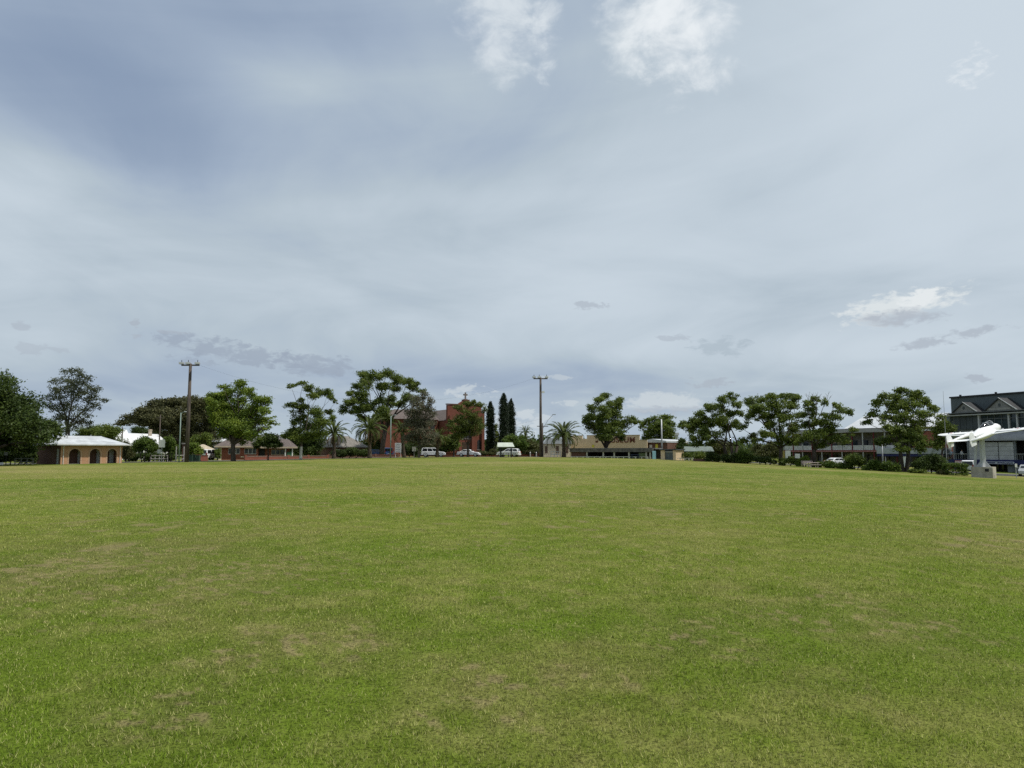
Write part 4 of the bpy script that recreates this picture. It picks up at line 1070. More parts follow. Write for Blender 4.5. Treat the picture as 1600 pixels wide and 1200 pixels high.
# ------------------------------------------------------------------ trees
tree('broad_dense_tree', 'dense dark green tree filling the far left edge', 'tree', -8, 99,
     [(-45, 625, 42, 32), (-5, 618, 34, 27), (22, 640, 30, 28), (-12, 655, 42, 28), (38, 662, 26, 20), (76, 668, 20, 11), (62, 684, 20, 11), (22, 688, 32, 14), (-40, 685, 40, 18), (40, 703, 16, 8), (84, 678, 12, 7)],
     L_DARK, BARK_D, .45, .5, .36, (-8, 700), nclump=14, tight=.4, zdepth=.6)
tree('airy_gum_tree', 'tall sparse grey green gum tree behind the brick pavilion', 'tree', 104, 128,
     [(112, 584, 18, 8), (95, 596, 14, 8), (132, 594, 16, 9), (112, 604, 18, 10), (84, 610, 10, 8), (146, 608, 12, 8), (122, 618, 16, 9), (98, 620, 14, 10), (74, 622, 10, 6), (140, 624, 12, 7), (160, 626, 11, 4), (150, 636, 9, 5), (86, 636, 13, 7), (112, 638, 16, 9), (134, 646, 12, 7), (96, 654, 14, 8), (124, 660, 14, 7), (108, 670, 14, 6), (66, 632, 6, 4), (138, 662, 10, 5)],
     L_AIRY, BARK_D, .42, .30, .28, (106, 668), nclump=9, tight=.34)
tree('low_green_tree', 'small rounded green tree just behind the pavilion roof', 'tree', 160, 136, [(152, 676, 22, 8), (172, 674, 14, 8), (134, 678, 14, 6), (160, 686, 22, 8)], L_GREEN, BARK_D, .2, 1.0, .3, nclump=10)
tree('spreading_fig_tree', 'wide brownish fig tree with umbrella crown behind the left floodlight pole', 'tree', 292, 168,
     [(196, 661, 14, 4), (212, 653, 16, 6), (230, 645, 18, 7), (250, 637, 20, 8), (270, 630, 18, 7), (292, 629, 18, 8), (315, 631, 16, 9), (335, 634, 14, 10), (225, 658, 14, 5), (252, 652, 20, 8), (280, 648, 20, 10), (308, 650, 18, 12), (330, 655, 14, 12), (262, 668, 18, 8), (290, 672, 18, 12), (318, 678, 18, 12), (300, 695, 18, 10), (335, 690, 14, 14), (270, 685, 14, 10), (240, 668, 10, 5)],
     L_BROWN, BARK_D, .8, .9, .45, (292, 694), nclump=10)
tree('forked_green_tree', 'bright green lobed tree with forked trunk before the brick house', 'tree', 365, 113,
     [(377, 605, 14, 8), (349, 603, 9, 4), (353, 615, 13, 7), (338, 622, 14, 8), (330, 632, 11, 7), (391, 612, 8, 6), (397, 622, 10, 6), (411, 627, 12, 7), (416, 643, 9, 5), (399, 640, 12, 7), (380, 628, 12, 6), (362, 636, 14, 8), (344, 643, 12, 7), (385, 650, 16, 9), (361, 654, 18, 11), (338, 660, 11, 8), (372, 668, 20, 11), (400, 658, 13, 6), (415, 657, 7, 4), (428, 661, 7, 3), (348, 674, 13, 8), (392, 678, 15, 8), (413, 668, 9, 4), (362, 682, 13, 6), (380, 688, 11, 5), (330, 650, 8, 6)],
     L_BRIGHT, BARK_D, .38, .72, .26, (364, 694), nclump=8)
tree('small_dark_tree', 'small dark umbrella tree on a thin trunk before the brick house porch', 'tree', 419, 119, [(412, 690, 12, 6), (428, 688, 13, 6), (420, 683, 11, 5), (403, 695, 7, 4), (436, 694, 7, 4), (420, 696, 12, 4)], L_DARK, BARK_D, .12, .9, .26, (419, 700), nclump=8)
tree('tufted_tree', 'tall thin tree with flat leaf tufts and whitewashed trunk base', 'tree', 470, 119,
     [(473, 600, 10, 3.5), (455, 603, 6, 3), (484, 607, 8, 4), (499, 613, 9, 5), (512, 613, 9, 5), (489, 618, 9, 4), (517, 622, 6, 3), (524, 628, 3.5, 2.5), (471, 626, 6, 3.5), (455, 634, 12, 3.5), (474, 638, 12, 5), (494, 645, 12, 7), (516, 643, 8, 4), (470, 652, 12, 7), (500, 660, 13, 7), (456, 661, 7, 3.5), (520, 655, 7, 5), (484, 668, 15, 7), (463, 678, 13, 7), (498, 676, 12, 7), (478, 684, 14, 6), (448, 682, 6, 4)],
     L_GREEN, BARK, .2, .75, .25, (471, 690), nclump=8, white=.72)
tree('big_park_tree', 'largest dark green spreading tree left of the church', 'tree', 596, 150,
     [(567, 584, 11, 5), (586, 587, 13, 6), (604, 584, 13, 5.5), (619, 592, 11, 6), (636, 597, 11, 5), (650, 601, 7, 4.5), (661, 611, 6, 3.5), (644, 607, 9, 4), (546, 616, 9, 3.5), (556, 605, 9, 5.5), (575, 599, 12, 7), (600, 604, 13, 6), (618, 608, 9, 6), (638, 621, 11, 6), (563, 620, 13, 7), (549, 630, 10, 6), (538, 640, 8, 5.5), (555, 644, 11, 6), (575, 638, 12, 7), (590, 628, 11, 7), (609, 628, 12, 8), (600, 644, 12, 7), (625, 632, 9, 5), (566, 654, 9, 5), (586, 655, 11, 6), (648, 624, 7, 4), (604, 655, 9, 5)],
     L_GREEN, BARK_D, .5, .85, .30, (602, 672), nclump=8)
tree('grey_wispy_tree', 'wispy grey olive tree standing in front of the church roof', 'tree', 655, 131,
     [(648, 626, 10, 7), (662, 618, 8, 6), (672, 628, 8, 7), (656, 640, 13, 8), (640, 644, 9, 7), (671, 646, 10, 9), (650, 658, 15, 8), (668, 664, 13, 9), (637, 664, 9, 6), (655, 676, 17, 8), (676, 682, 9, 7), (645, 688, 13, 7), (664, 692, 13, 7)],
     L_GREY, BARK, .2, .40, .24, (655, 696), nclump=10, tight=.48)
tree('young_tree_before_church', 'light green open crowned tree standing directly before the church front', 'tree', 731, 139,
     [(714, 638, 7, 3.5), (729, 632, 9, 4), (740, 628, 5, 3), (750, 634, 7, 3.5), (757, 641, 4, 4), (735, 648, 10, 5), (720, 656, 11, 6), (742, 658, 11, 6), (708, 668, 10, 5), (729, 668, 14, 6), (750, 668, 8, 6), (719, 679, 11, 5), (740, 678, 9, 4), (709, 683, 7, 4), (703, 660, 5, 4)],
     L_YEL, BARK_D, .22, .62, .25, (731, 696), nclump=9)
tree('pole_side_tree', 'dark green tree in front of the museum wall letters', 'tree', 947, 142,
     [(947, 620, 9, 4.5), (936, 626, 9, 5), (969, 626, 7, 5), (957, 633, 9, 6), (925, 638, 9, 6), (943, 640, 11, 6), (968, 634, 6, 4), (921, 652, 10, 7), (938, 655, 12, 7), (958, 650, 12, 7), (929, 667, 14, 7), (949, 670, 14, 8), (968, 664, 12, 6), (984, 657, 10, 5), (996, 660, 6, 3.5), (936, 681, 10, 5), (950, 684, 12, 6), (915, 660, 6, 5), (966, 676, 9, 4), (970, 683, 7, 4)],
     L_GREEN, BARK_D, .42, .85, .28, (947, 700), nclump=8)
tree('tree_behind_lamp', 'round topped dark tree directly behind the tall lamp post', 'tree', 1036, 188,
     [(1040, 653, 10, 4.5), (1025, 655, 11, 5), (1010, 661, 8, 5), (1046, 662, 8, 6), (1030, 667, 12, 6), (1047, 676, 9, 7), (1018, 674, 9, 6), (1035, 681, 12, 7), (1011, 684, 9, 5), (1046, 692, 11, 7), (1025, 693, 11, 6), (1052, 702, 8, 5), (1002, 666, 5, 3)],
     L_GREEN, BARK_D, .4, .85, .42, (1036, 700), nclump=8)
tree('wide_twin_tree', 'wide many stemmed tree behind the green roofed barbecue shelter', 'tree', 1143, 121,
     [(1142, 619, 10, 4.5), (1128, 625, 8, 5), (1151, 630, 9, 5), (1105, 639, 9, 6), (1121, 638, 11, 6), (1094, 648, 8, 5), (1085, 657, 9, 4.5), (1071, 663, 8, 4), (1064, 667, 6, 3.5), (1080, 669, 11, 5), (1100, 662, 12, 7), (1124, 655, 12, 7), (1141, 646, 8, 6), (1106, 678, 14, 7), (1130, 670, 11, 7), (1081, 684, 9, 5), (1110, 692, 11, 5), (1090, 693, 9, 4), (1149, 664, 8, 6), (1155, 645, 7, 4)],
     L_GREEN, BARK_D, .26, .85, .27, (1142, 697), stems=3, nclump=8)
tree('flat_topped_tree', 'flat topped green tree third from right along the shrub bed', 'tree', 1219, 117,
     [(1172, 628, 10, 5), (1189, 625, 9, 5), (1206, 620, 11, 4.5), (1226, 619, 12, 4.5), (1243, 623, 9, 5), (1184, 638, 12, 6), (1209, 634, 12, 6), (1235, 636, 11, 6), (1174, 648, 10, 6), (1199, 650, 13, 5), (1226, 654, 13, 6), (1160, 668, 9, 5), (1175, 680, 9, 5), (1203, 663, 12, 5), (1241, 668, 12, 6), (1198, 679, 11, 6), (1220, 687, 12, 6), (1237, 688, 11, 5), (1180, 690, 8, 4), (1250, 650, 8, 5), (1163, 690, 7, 4)],
     L_GREEN, BARK_D, .34, .85, .27, (1220, 700), nclump=8)
bt = tree('twiggy_topped_tree', 'green tree with bare twigs at its top before the verandah building', 'tree', 1272, 114,
     [(1275, 624, 8, 4), (1262, 632, 7, 5), (1288, 630, 5, 4.5), (1270, 642, 11, 5), (1257, 648, 7, 5), (1312, 638, 9, 5), (1324, 645, 7, 4.5), (1300, 654, 12, 6), (1280, 660, 12, 6), (1263, 665, 10, 5), (1296, 673, 14, 6), (1270, 680, 14, 6), (1250, 690, 9, 5), (1312, 685, 11, 5), (1335, 672, 8, 3.5), (1320, 692, 9, 4), (1284, 694, 12, 5), (1303, 632, 4, 3)],
     L_OLIVE if False else L_GREEN, BARK_D, .36, .78, .26, (1272, 702), nclump=8)
tw = MB(); tb = base(1272, 114)
for i in range(16):
    p0 = pt(1276 + rnd.uniform(-16, 18), 632, 114 + rnd.uniform(-1.5, 1.5)) - tb; p1 = p0 + Vector((rnd.uniform(-.8, .8), rnd.uniform(-.5, .5), rnd.uniform(.9, 2.0)))
    tw.tube([p0, p0.lerp(p1, .5) + Vector((rnd.uniform(-.1, .1), 0, 0)), p1], [.04, .028, .012], 4)
    for _ in range(2): q = p0.lerp(p1, rnd.uniform(.4, .8)); tw.tube([q, q + Vector((rnd.uniform(-.5, .5), rnd.uniform(-.3, .3), rnd.uniform(.2, .6)))], [.02, .01], 4)
tw.build('bare_twigs', BARK, bt)
tree('rounded_park_tree', 'big round headed green tree nearest the white jet', 'tree', 1412, 107,
     [(1410, 612, 13, 4.5), (1382, 621, 9, 6), (1371, 630, 9, 6), (1400, 622, 13, 6), (1430, 617, 12, 6), (1446, 627, 11, 6), (1461, 640, 8, 5), (1471, 652, 7, 3.5), (1394, 635, 14, 7), (1424, 636, 14, 7), (1446, 647, 12, 6), (1365, 648, 11, 4), (1385, 652, 12, 4.5), (1355, 660, 7, 3.5), (1410, 653, 13, 6), (1436, 661, 11, 6), (1376, 690, 10, 6), (1396, 688, 14, 7), (1420, 682, 15, 8), (1441, 690, 13, 7), (1402, 672, 11, 6), (1429, 672, 12, 6), (1388, 668, 9, 4), (1410, 700, 13, 5), (1436, 702, 9, 5)],
     L_GREEN, BARK_D, .30, .85, .27, (1412, 706), stems=2, nclump=8)
# trees seen between and behind
tree('tree_behind_club_corner', 'small green tree at the corner of the grey club', 'tree', 1472, 124, [(1474, 665, 12, 5), (1462, 672, 8, 5), (1484, 671, 8, 5), (1474, 682, 12, 6), (1465, 695, 10, 6)], L_GREEN, BARK_D, .2, .9, .3, nclump=9)
for lab, px, d, lobes, lm in (
    ('dark thicket tree behind the whitewashed trunk', 478, 146, [(455, 682, 12, 8), (474, 690, 16, 10), (495, 692, 14, 10), (462, 700, 14, 8), (488, 704, 16, 7)], L_DARK),
    ('low dark tree behind the blue cars', 600, 168, [(585, 690, 16, 8), (604, 684, 14, 8), (620, 688, 12, 8), (596, 700, 20, 7)], L_DARK),
    ('dark shady tree behind the white four wheel drive', 668, 150, [(655, 698, 14, 8), (674, 696, 14, 9), (690, 700, 12, 8), (640, 702, 12, 7)], L_DARK),
    ('leafy dark tree left of the church door', 709, 147, [(700, 690, 10, 7), (712, 686, 11, 7), (708, 698, 13, 8)], L_GREEN),
    ('round green tree right of the cypresses', 806, 148, [(805, 687, 14, 6), (794, 693, 9, 6), (816, 694, 9, 7), (805, 697, 14, 7)], L_HEDGE),
    ('low olive tree left of the right floodlight pole', 832, 172, [(826, 694, 9, 6), (838, 697, 8, 6), (832, 703, 12, 5)], L_OLIVE),
    ('small green tree between two cypresses', 774, 185, [(775, 668, 4, 5), (776, 678, 4, 6), (775, 690, 5, 7)], L_YEL),
    ('dark tree at the end of the green roofed barbecue shelter', 1065, 150, [(1065, 690, 7, 5), (1068, 700, 9, 6), (1060, 703, 6, 5)], L_DARK),
    ('olive tree behind the trunk of the wide twin tree', 1125, 165, [(1115, 698, 12, 7), (1132, 695, 10, 7), (1124, 706, 14, 6)], L_OLIVE),
    ('pale olive tree beyond the gap in the shrub bed', 1196, 180, [(1188, 702, 10, 6), (1202, 699, 10, 7), (1212, 706, 9, 6), (1196, 710, 14, 5)], L_OLIVE),
    ('dark far tree behind the white roofed house', 236, 205, [(222, 672, 12, 6), (240, 676, 12, 7), (258, 680, 12, 8), (210, 680, 8, 6)], L_DARK),
    ('shadowy tree beside the tan roofed carport', 318, 158, [(305, 690, 10, 8), (322, 688, 10, 8), (314, 698, 10, 6)], L_GREEN)):
    tree('background_tree', lab, 'tree', px, d, lobes, lm, BARK_D, .2, .9, .36, nclump=9, group='trees glimpsed in the background', twig=False)

# round street trees and shrubs
shrub('round clipped green street tree left of the white road sign', 227, 117, [(227, 692, 18, 9), (218, 699, 11, 9), (238, 700, 12, 9)], L_HEDGE, .24, name='street_tree', cat='tree', group='round street trees')
shrub('round clipped green street tree right of the white road sign', 264, 118, [(264, 690, 11, 9), (258, 700, 9, 9), (270, 701, 9, 9)], L_HEDGE, .24, name='street_tree', cat='tree', group='round street trees')
shrub('leafy green shrub at the right end of the brick pavilion', 200, 122, [(196, 698, 9, 8), (204, 707, 9, 9), (194, 712, 8, 8)], L_OLIVE, .22)
shrub('bright green shrub behind the wheelie bins', 303, 126, [(303, 699, 10, 8), (296, 706, 8, 7), (310, 706, 8, 7)], L_BRIGHT, .22)
shrub('dark green garden shrub beside the parked white van', 340, 128, [(340, 706, 5, 6), (341, 712, 5, 5)], L_GREEN, .2)
shrub('dark shrub at the foot of the shaggy palms', 540, 134, [(532, 708, 16, 6), (550, 706, 12, 7), (566, 708, 12, 6)], L_DARK, .22)
shrub('dark leaf mass added for the deep shade at the far left edge', 15, 106, [(-5, 716, 16, 8), (18, 714, 14, 9), (38, 716, 14, 8), (52, 716, 8, 8)], L_DARK, .24)  # foliage added where there is only black shade; dark leaves stand for it
shrub('dark leaf mass added as shade beneath the round street trees', 225, 126, [(205, 714, 12, 7), (226, 714, 14, 7), (248, 713, 12, 8), (266, 714, 10, 7)], L_DARK, .24)  # added foliage, its dark colour supplies the shade under the tree skirts
shrub('dark shrub beside the white four wheel drive', 642, 140, [(638, 704, 9, 9), (650, 706, 8, 8)], L_DARK, .22)
shrub('low olive hedge along the church wall', 765, 150, [(755, 708, 9, 3.5), (770, 706, 7, 5), (764, 709, 10, 3)], L_OLIVE, .2)
shrub('low brown green hedge beside the right floodlight pole', 832, 147, [(822, 707, 9, 4), (836, 706, 8, 4.5)], L_OLIVE, .2)
shrub('yellow green flowering shrub beside the brick kiosk', 1066, 128, [(1065, 711, 6, 5), (1062, 716, 6, 3)], L_YEL, .2)
shrub('dark green shrub mass under the green roofed barbecue shelter', 1080, 131, [(1074, 712, 10, 6), (1092, 711, 10, 6), (1066, 714, 6, 4)], L_GREEN, .22)
for lab, px, d, lobes, lm in (
    ('round dark shrub right of the brick planter', 1112, 121.5, [(1112, 713, 9, 7), (1120, 716, 8, 6), (1106, 717, 6, 5)], L_DARK),
    ('dark shrub round the foot of the many stemmed tree', 1143, 119, [(1138, 717, 11, 7), (1150, 716, 10, 8)], L_DARK),
    ('lighter green shrub right of the many stemmed tree', 1165, 118, [(1160, 712, 10, 7), (1170, 716, 9, 8), (1160, 720, 10, 5)], L_HEDGE),
    ('flat dark hedge shrub left of the flat topped tree', 1192, 116, [(1185, 719, 9, 6), (1198, 719, 10, 6), (1208, 722, 7, 4)], L_DARK),
    ('dark shrub at the foot of the flat topped tree', 1230, 114, [(1224, 722, 8, 6), (1238, 720, 9, 7)], L_GREEN),
    ('feathery light green shrub left of the park bench', 1256, 113, [(1254, 720, 7, 6), (1260, 717, 5, 5), (1248, 726, 6, 4)], L_BRIGHT),
    ('low dark shrub right of the park bench', 1288, 112, [(1280, 726, 8, 5), (1292, 725, 9, 6)], L_GREEN),
    ('low light green ground shrub along the bed', 1310, 110, [(1300, 727, 9, 6), (1314, 728, 9, 6), (1326, 730, 8, 5)], L_HEDGE),
    ('large ball shaped green shrub before the verandah building', 1335, 109.5, [(1335, 718, 15, 9), (1327, 722, 9, 8), (1343, 722, 9, 8)], L_GREEN),
    ('light green low hedge left of the round headed tree', 1366, 106.5, [(1354, 731, 9, 6), (1366, 726, 10, 8), (1376, 731, 9, 7)], L_HEDGE),
    ('rounded dark hedge touching the round headed tree', 1393, 104.5, [(1388, 729, 10, 8), (1399, 731, 9, 8)], L_HEDGE),
    ('huge dark round shrub left of the clipped box hedge', 1452, 103, [(1456, 722, 20, 13), (1438, 728, 13, 10), (1468, 730, 13, 9)], L_DARK),
    ('small low shrub at the foot of the huge dark shrub', 1428, 101.5, [(1428, 736, 8, 4), (1440, 737, 8, 4)], L_GREEN),
    ('small olive shrub left of the clipped box hedge', 1472, 99.5, [(1470, 738, 7, 4), (1478, 738, 5, 3.5)], L_OLIVE)):
    shrub(lab, px, d, lobes, lm, .2)
box_hedge('clipped green box hedge beside the jet pedestal', 1475.5, 1507.5, 723.5, 99, 1.5, L_HEDGE)

def treeline():
    cen = []; rad = []; cnt = []
    for i in range(520):
        a = -.80 + 1.6 * (i + rnd.random()) / 520; r = rnd.uniform(215, 262); x, y = math.sin(a) * r, math.cos(a) * r
        h = 3.0 + 3.2 * float(vnoise(np.array([a * 40]), np.array([3.0]), 1.0, 5)[0]) + rnd.uniform(-.8, .8)
        for z in (h * .25, h * .7): cen.append((x, y, gz(x, y) + z)); rad.append((3.2, 3.2, h * .38)); cnt.append(40)
    o = leaves(None, 'treeline', L_DARK, np.array(cen), np.array(rad), np.array(cnt), 1.3, .4)
    tag(o, 'low dark green line of distant trees behind the houses', 'trees', kind='stuff')
treeline()
# palms and cypresses
palm('palm with drooping brown skirt left of the shaggy pale palm', 522, 131, 522, 676, 25, 30, 14, .32)
palm('shaggy palm with a long skirt of pale dead fronds', 578, 129, 577, 670, 27, 32, 24, .34)
palm('small dark green palm beside the white church sign', 632, 137, 628, 674, 22, 26, 6, .3)
palm('short dark palm in front of the white four wheel drive', 683, 136, 684, 684, 18, 22, 14, .3)
palm('big isolated green palm right of the floodlight pole', 881, 139, 881, 680, 28, 40, 3, .36)
palm('distant palm showing above the round green tree', 822, 190, 821, 675, 13, 24, 0, .28)
cypress('left slender cypress close to the church wall', 766, 166, 626, 706, 6.4)
cypress('tallest dark cypress, middle of the three', 787, 164, 613, 704, 7.4)
cypress('right dark cypress behind the round green tree', 798.5, 167, 622, 704, 6.4)

# ------------------------------------------------------------------ poles, lamps, wires
def floodlight(label, px, d, top, r):
    B = base(px, d); t = empty('floodlight_pole', B, label, 'floodlight pole', 'timber floodlight poles')
    H = (pt(px, top, d) - B).z
    MB().tube([(0, 0, -.4), (0, 0, H * .5), (0, 0, H - .2)], [r * 1.25, r, r * .8], 10).build('pole', TIMBER, t, smooth=True)
    MB().box(-1.35, 1.35, -.09, .09, H - .55, H - .35).build('crossarm', TIMBER, t)
    for i, x in enumerate((-1.25, -.25, 1.15)):
        lamp = MB().box(x - .32, x + .32, -.55, .0, H - .33, H - .02).build('floodlight', GALV, t, bevel=.04)
        MB().box(x - .28, x + .28, -.57, -.552, H - .30, H - .06).build('lens', mat('lamp_lens', (.60, .62, .64), .2, .05, 1.), lamp)
        MB().tube([(x, -.2, H - .02), (x, -.2, H + .3)], .05, 6).build('lamp_cap', DARK, lamp)
    return t, H
f1, H1 = floodlight('tall timber floodlight pole left of the forked green tree', 292, 111, 566, .26)
f2, H2 = floodlight('tall timber floodlight pole left of the isolated green palm', 845, 141, 588, .24)
cb = MB().box(.25, .75, -.15, .15, H2 - 3.2, H2 - 2.85).box(.1, .3, -.03, .03, H2 - 3.1, H2 - 3.0).build('camera_box', WHITE, f2)

def lamp_post(label, px, d, top, m, arm, r=.09, name='lamp_post', cross=None):
    B = base(px, d); t = empty(name, B, label, 'lamp post', 'street lamps and service poles')
    H = (pt(px, top, d) - B).z
    MB().tube([(0, 0, -.3), (0, 0, H)], [r * 1.25, r * .8], 8).build('pole', m, t, smooth=True)
    if arm:
        MB().tube([(0, 0, H - .25), (arm * .6, 0, H + .1), (arm, 0, H + .15)], .04, 6).build('arm', m, t)
        MB().box(min(arm, arm * 1.4), max(arm, arm * 1.4) + .1, -.13, .13, H + .08, H + .24).build('lamp_head', GALV, t, bevel=.03)
    if cross:
        MB().box(-cross, cross, -.06, .06, H - .7, H - .56).build('crossarm', m, t)
    return t, H
lamp_post('thin pale green steel lamp post left of the left floodlight pole', 280, 109, 645, STEELG, .5)
lamp_post('thin timber service pole behind the road sign', 248, 150, 648, TIMBER, 0, .12, 'service_pole', .8)
lamp_post('short dark service pole on the white roofed house', 189.5, 140, 668, TIMBER, 0, .13, 'service_pole', .5)
lamp_post('pale green lamp post between the shaggy palm and the church sign', 610, 130, 650, STEELG, .6)
lamp_post('tall grey lamp post beside the brick kiosk', 1034.5, 138, 655, GALV, -.7, .14)
lamp_post('thin grey lamp post with maroon verandah behind it', 1379, 122, 692, GALV, 0, .1)
t_, h_ = lamp_post('slim pole with angled lamp arm right of the right floodlight pole', 848, 146, 661, TIMBER, 0, .12, 'street_lamp', 1.1)
p1 = pt(864, 648, 146) - base(848, 146); MB().tube([(.1, 0, h_ - 1.0), ((p1.x) * .5, 0, (h_ - .6 + p1.z) / 2), (p1.x, 0, p1.z)], .04, 6).build('arm', GALV, t_); MB().box(p1.x - .1, p1.x + .55, -.12, .12, p1.z - .05, p1.z + .1).build('lamp_head', GALV, t_)
B = base(1479, 118); wa = empty('whip_antenna', B, 'very thin tall mast left of the club roof', 'mast'); Hm = (pt(1479, 611, 118) - B).z
MB().tube([(0, 0, -.2), (0, 0, Hm * .6), (0, 0, Hm)], [.06, .045, .02], 6).build('mast_tube', GALV, wa); MB().box(-.25, .25, -.25, .25, -.2, .1).build('mast_foot', concrete, wa)

def wire(label, a, b, sag, r=.008):
    a, b = Vector(a), Vector(b); n = 28
    P = [a.lerp(b, i / n) - Vector((0, 0, sag * 4 * (i / n) * (1 - i / n))) for i in range(n + 1)]
    o = MB().tube(P, r, 4).build('power_line', DARK); tag(o, label, 'power line')
b1, b2 = base(292, 111), base(845, 141)
wire('upper sagging wire strung between the two floodlight poles', b1 + Vector((1.2, 0, H1 - .4)), b2 + Vector((-1.2, 0, H2 - .4)), 5.0)
wire('low wire running left from the right floodlight pole', b2 + Vector((-.2, .2, 7.2)), pt(700, 664, 180), 1.2)

# ------------------------------------------------------------------ vehicles
RUB = mat('tyre_rubber', (.02, .02, .02), .85, .1, 3.)
RIM = mat('alloy_rim', (.40, .41, .42), .35, .05, 3., metal=.6)
CGL = glass_mat('car_glass', (.012, .014, .017))
HL = mat('headlight_lens', (.62, .64, .66), .15, .05, 2.)
TL = mat('taillight_lens', (.30, .012, .012), .25, .05, 2.)
PAINT = {'white': mat('car_white', (.74, .75, .76), .3, .03, 1., spec=.5), 'silver': mat('car_silver', (.40, .41, .42), .3, .03, 1., metal=.4), 'blue': mat('car_blue', (.035, .075, .19), .3, .05, 1., spec=.5)}
PROFILES = {  # body outline (x, z) from the rear; cabin outline; length, width
    'wagon': ([(-2.4, .42), (-2.42, .95), (-2.34, 1.08), (1.05, 1.10), (1.9, 1.02), (2.3, .86), (2.4, .62), (2.36, .40)], [(-2.3, 1.07), (-2.1, 1.74), (-1.8, 1.80), (.25, 1.80), (.5, 1.74), (1.12, 1.09)], 1.9, .37, (-1.45, 1.5)),
    'sedan': ([(-2.3, .40), (-2.33, .90), (-2.2, 1.0), (-1.4, 1.02), (1.0, .98), (1.9, .88), (2.25, .70), (2.3, .40)], [(-1.75, 1.0), (-1.0, 1.40), (-.6, 1.46), (.2, 1.45), (1.05, .97)], 1.78, .32, (-1.4, 1.42)),
    'hatch': ([(-2.1, .40), (-2.14, .92), (-2.05, 1.05), (.95, 1.05), (1.75, .95), (2.1, .78), (2.18, .40)], [(-2.05, 1.04), (-1.8, 1.52), (-1.4, 1.60), (.1, 1.58), (1.02, 1.04)], 1.8, .34, (-1.3, 1.35)),
    'van': ([(-2.3, .40), (-2.32, 1.0), (-2.3, 1.12), (1.5, 1.12), (2.15, .98), (2.35, .75), (2.35, .40)], [(-2.3, 1.1), (-2.22, 1.85), (-2.0, 1.93), (.75, 1.93), (1.0, 1.85), (1.75, 1.1)], 1.85, .33, (-1.4, 1.5)),
}
def car(label, px, d, head, style, color):
    body, cab, W, R, ax = PROFILES[style]; B = base(px, d)
    t = empty('parked_car', B, label, 'car', 'cars parked round the park', math.radians(head)); m = PAINT[color]
    def loft(name, poly, ws, mt, parent, zc):
        b = MB(); n = len(poly); cx = sum(p[0] for p in poly) / n
        for (y, sc, tum) in ws:
            for x, z in poly: b.v.append((cx + (x - cx) * sc, y * (1 - tum * max(0, z - zc)), zc + (z - zc) * (sc if z < zc else sc ** .5)))
        k = len(ws)
        for i in range(k - 1):
            for j in range(n): j2 = (j + 1) % n; b.f.append((i * n + j, i * n + j2, (i + 1) * n + j2, (i + 1) * n + j))
        b.f.append(tuple(reversed(range(n)))); b.f.append(tuple((k - 1) * n + j for j in range(n)))
        return b.build(name, mt, parent, bevel=.03)
    h = W / 2
    bd = loft('body', body, [(-h, .965, 0), (-h + .1, 1, 0), (h - .1, 1, 0), (h, .965, 0)], m, t, .7)
    cb = loft('cabin', cab, [(-h + .06, .975, .22), (-h + .14, 1, .22), (h - .14, 1, .22), (h - .06, .975, .22)], m, bd, 1.05)
    # side windows follow the cabin's slope
    x0, x1 = cab[0][0], cab[-1][0]; top = max(z for _, z in cab); zb, zt = cab[0][1] + .06, top - .12
    def xat(z, front):
        P = cab[::-1] if front else cab
        for (xa, za), (xb, zb2) in zip(P, P[1:]):
            if za <= z <= zb2: return xa + (xb - xa) * (z - za) / max(zb2 - za, 1e-6)
        return P[1][0]
    rb, rt, fb, ft = xat(zb, 0) + .12, xat(zt, 0) + .14, xat(zb, 1) - .16, xat(zt, 1) - .12
    cuts = [0, .36, .70, 1] if style != 'sedan' else [0, .5, 1]
    for sg in (-1, 1):
        Y = lambda z: sg * ((h - .06) * (1 - .22 * max(0, z - 1.05)) + .012)
        for i in range(len(cuts) - 1):
            q0, q1 = cuts[i] + .02, cuts[i + 1] - .02
            P = [(rb + (fb - rb) * q0, Y(zb), zb), (rb + (fb - rb) * q1, Y(zb), zb), (rt + (ft - rt) * q1, Y(zt), zt), (rt + (ft - rt) * q0, Y(zt), zt)]
            if sg > 0: P = P[::-1]
            MB().quad(*P).build('side_window', CGL, t)
        for a in ax:
            w = MB(); yy = sg * (h - .02); n = 16
            w.tube([(a, yy - sg * .2, R), (a, yy + sg * .015, R)], R, n); tw_ = w.build('wheel', RUB, t)
            MB().tube([(a, yy + sg * .0, R), (a, yy + sg * .03, R)], R * .62, 12).build('rim', RIM, tw_)
            arch = MB(); 
            for k in range(10):
                a0, a1 = math.pi * k / 10, math.pi * (k + 1) / 10; r0, r1 = R + .02, R + .10
                arch.quad(*[(a + r * math.cos(g), sg * (h + .006), R + r * math.sin(g)) for r, g in ((r0, a0), (r1, a0), (r1, a1), (r0, a1))])
            arch.build('wheel_arch', DARK, t)
        xf = max(x for x, z in body); xr = min(x for x, z in body)
        MB().box(xf - .22, xf - .02, sg * (h - .42) - .16, sg * (h - .42) + .16, .68, .80).build('headlight', HL, t)
        MB().box(xr - .03, xr + .12, sg * (h - .2) - .13, sg * (h - .2) + .13, .82, 1.04 if style != 'van' else 1.3).build('taillight', TL, t)
        MB().box(cab[-1][0] - .5, cab[-1][0] - .32, sg * (h + .02), sg * (h + .18), zb + .0, zb + .14).build('mirror', m, t)
    hw = (h - .2)
    zA, zB = cab[0][1] + .1, top - .16
    MB().quad((xat(zA, 0) - .03, hw, zA), (xat(zA, 0) - .03, -hw, zA), (xat(zB, 0) - .03, -hw * .86, zB), (xat(zB, 0) - .03, hw * .86, zB)).build('rear_window', CGL, t)
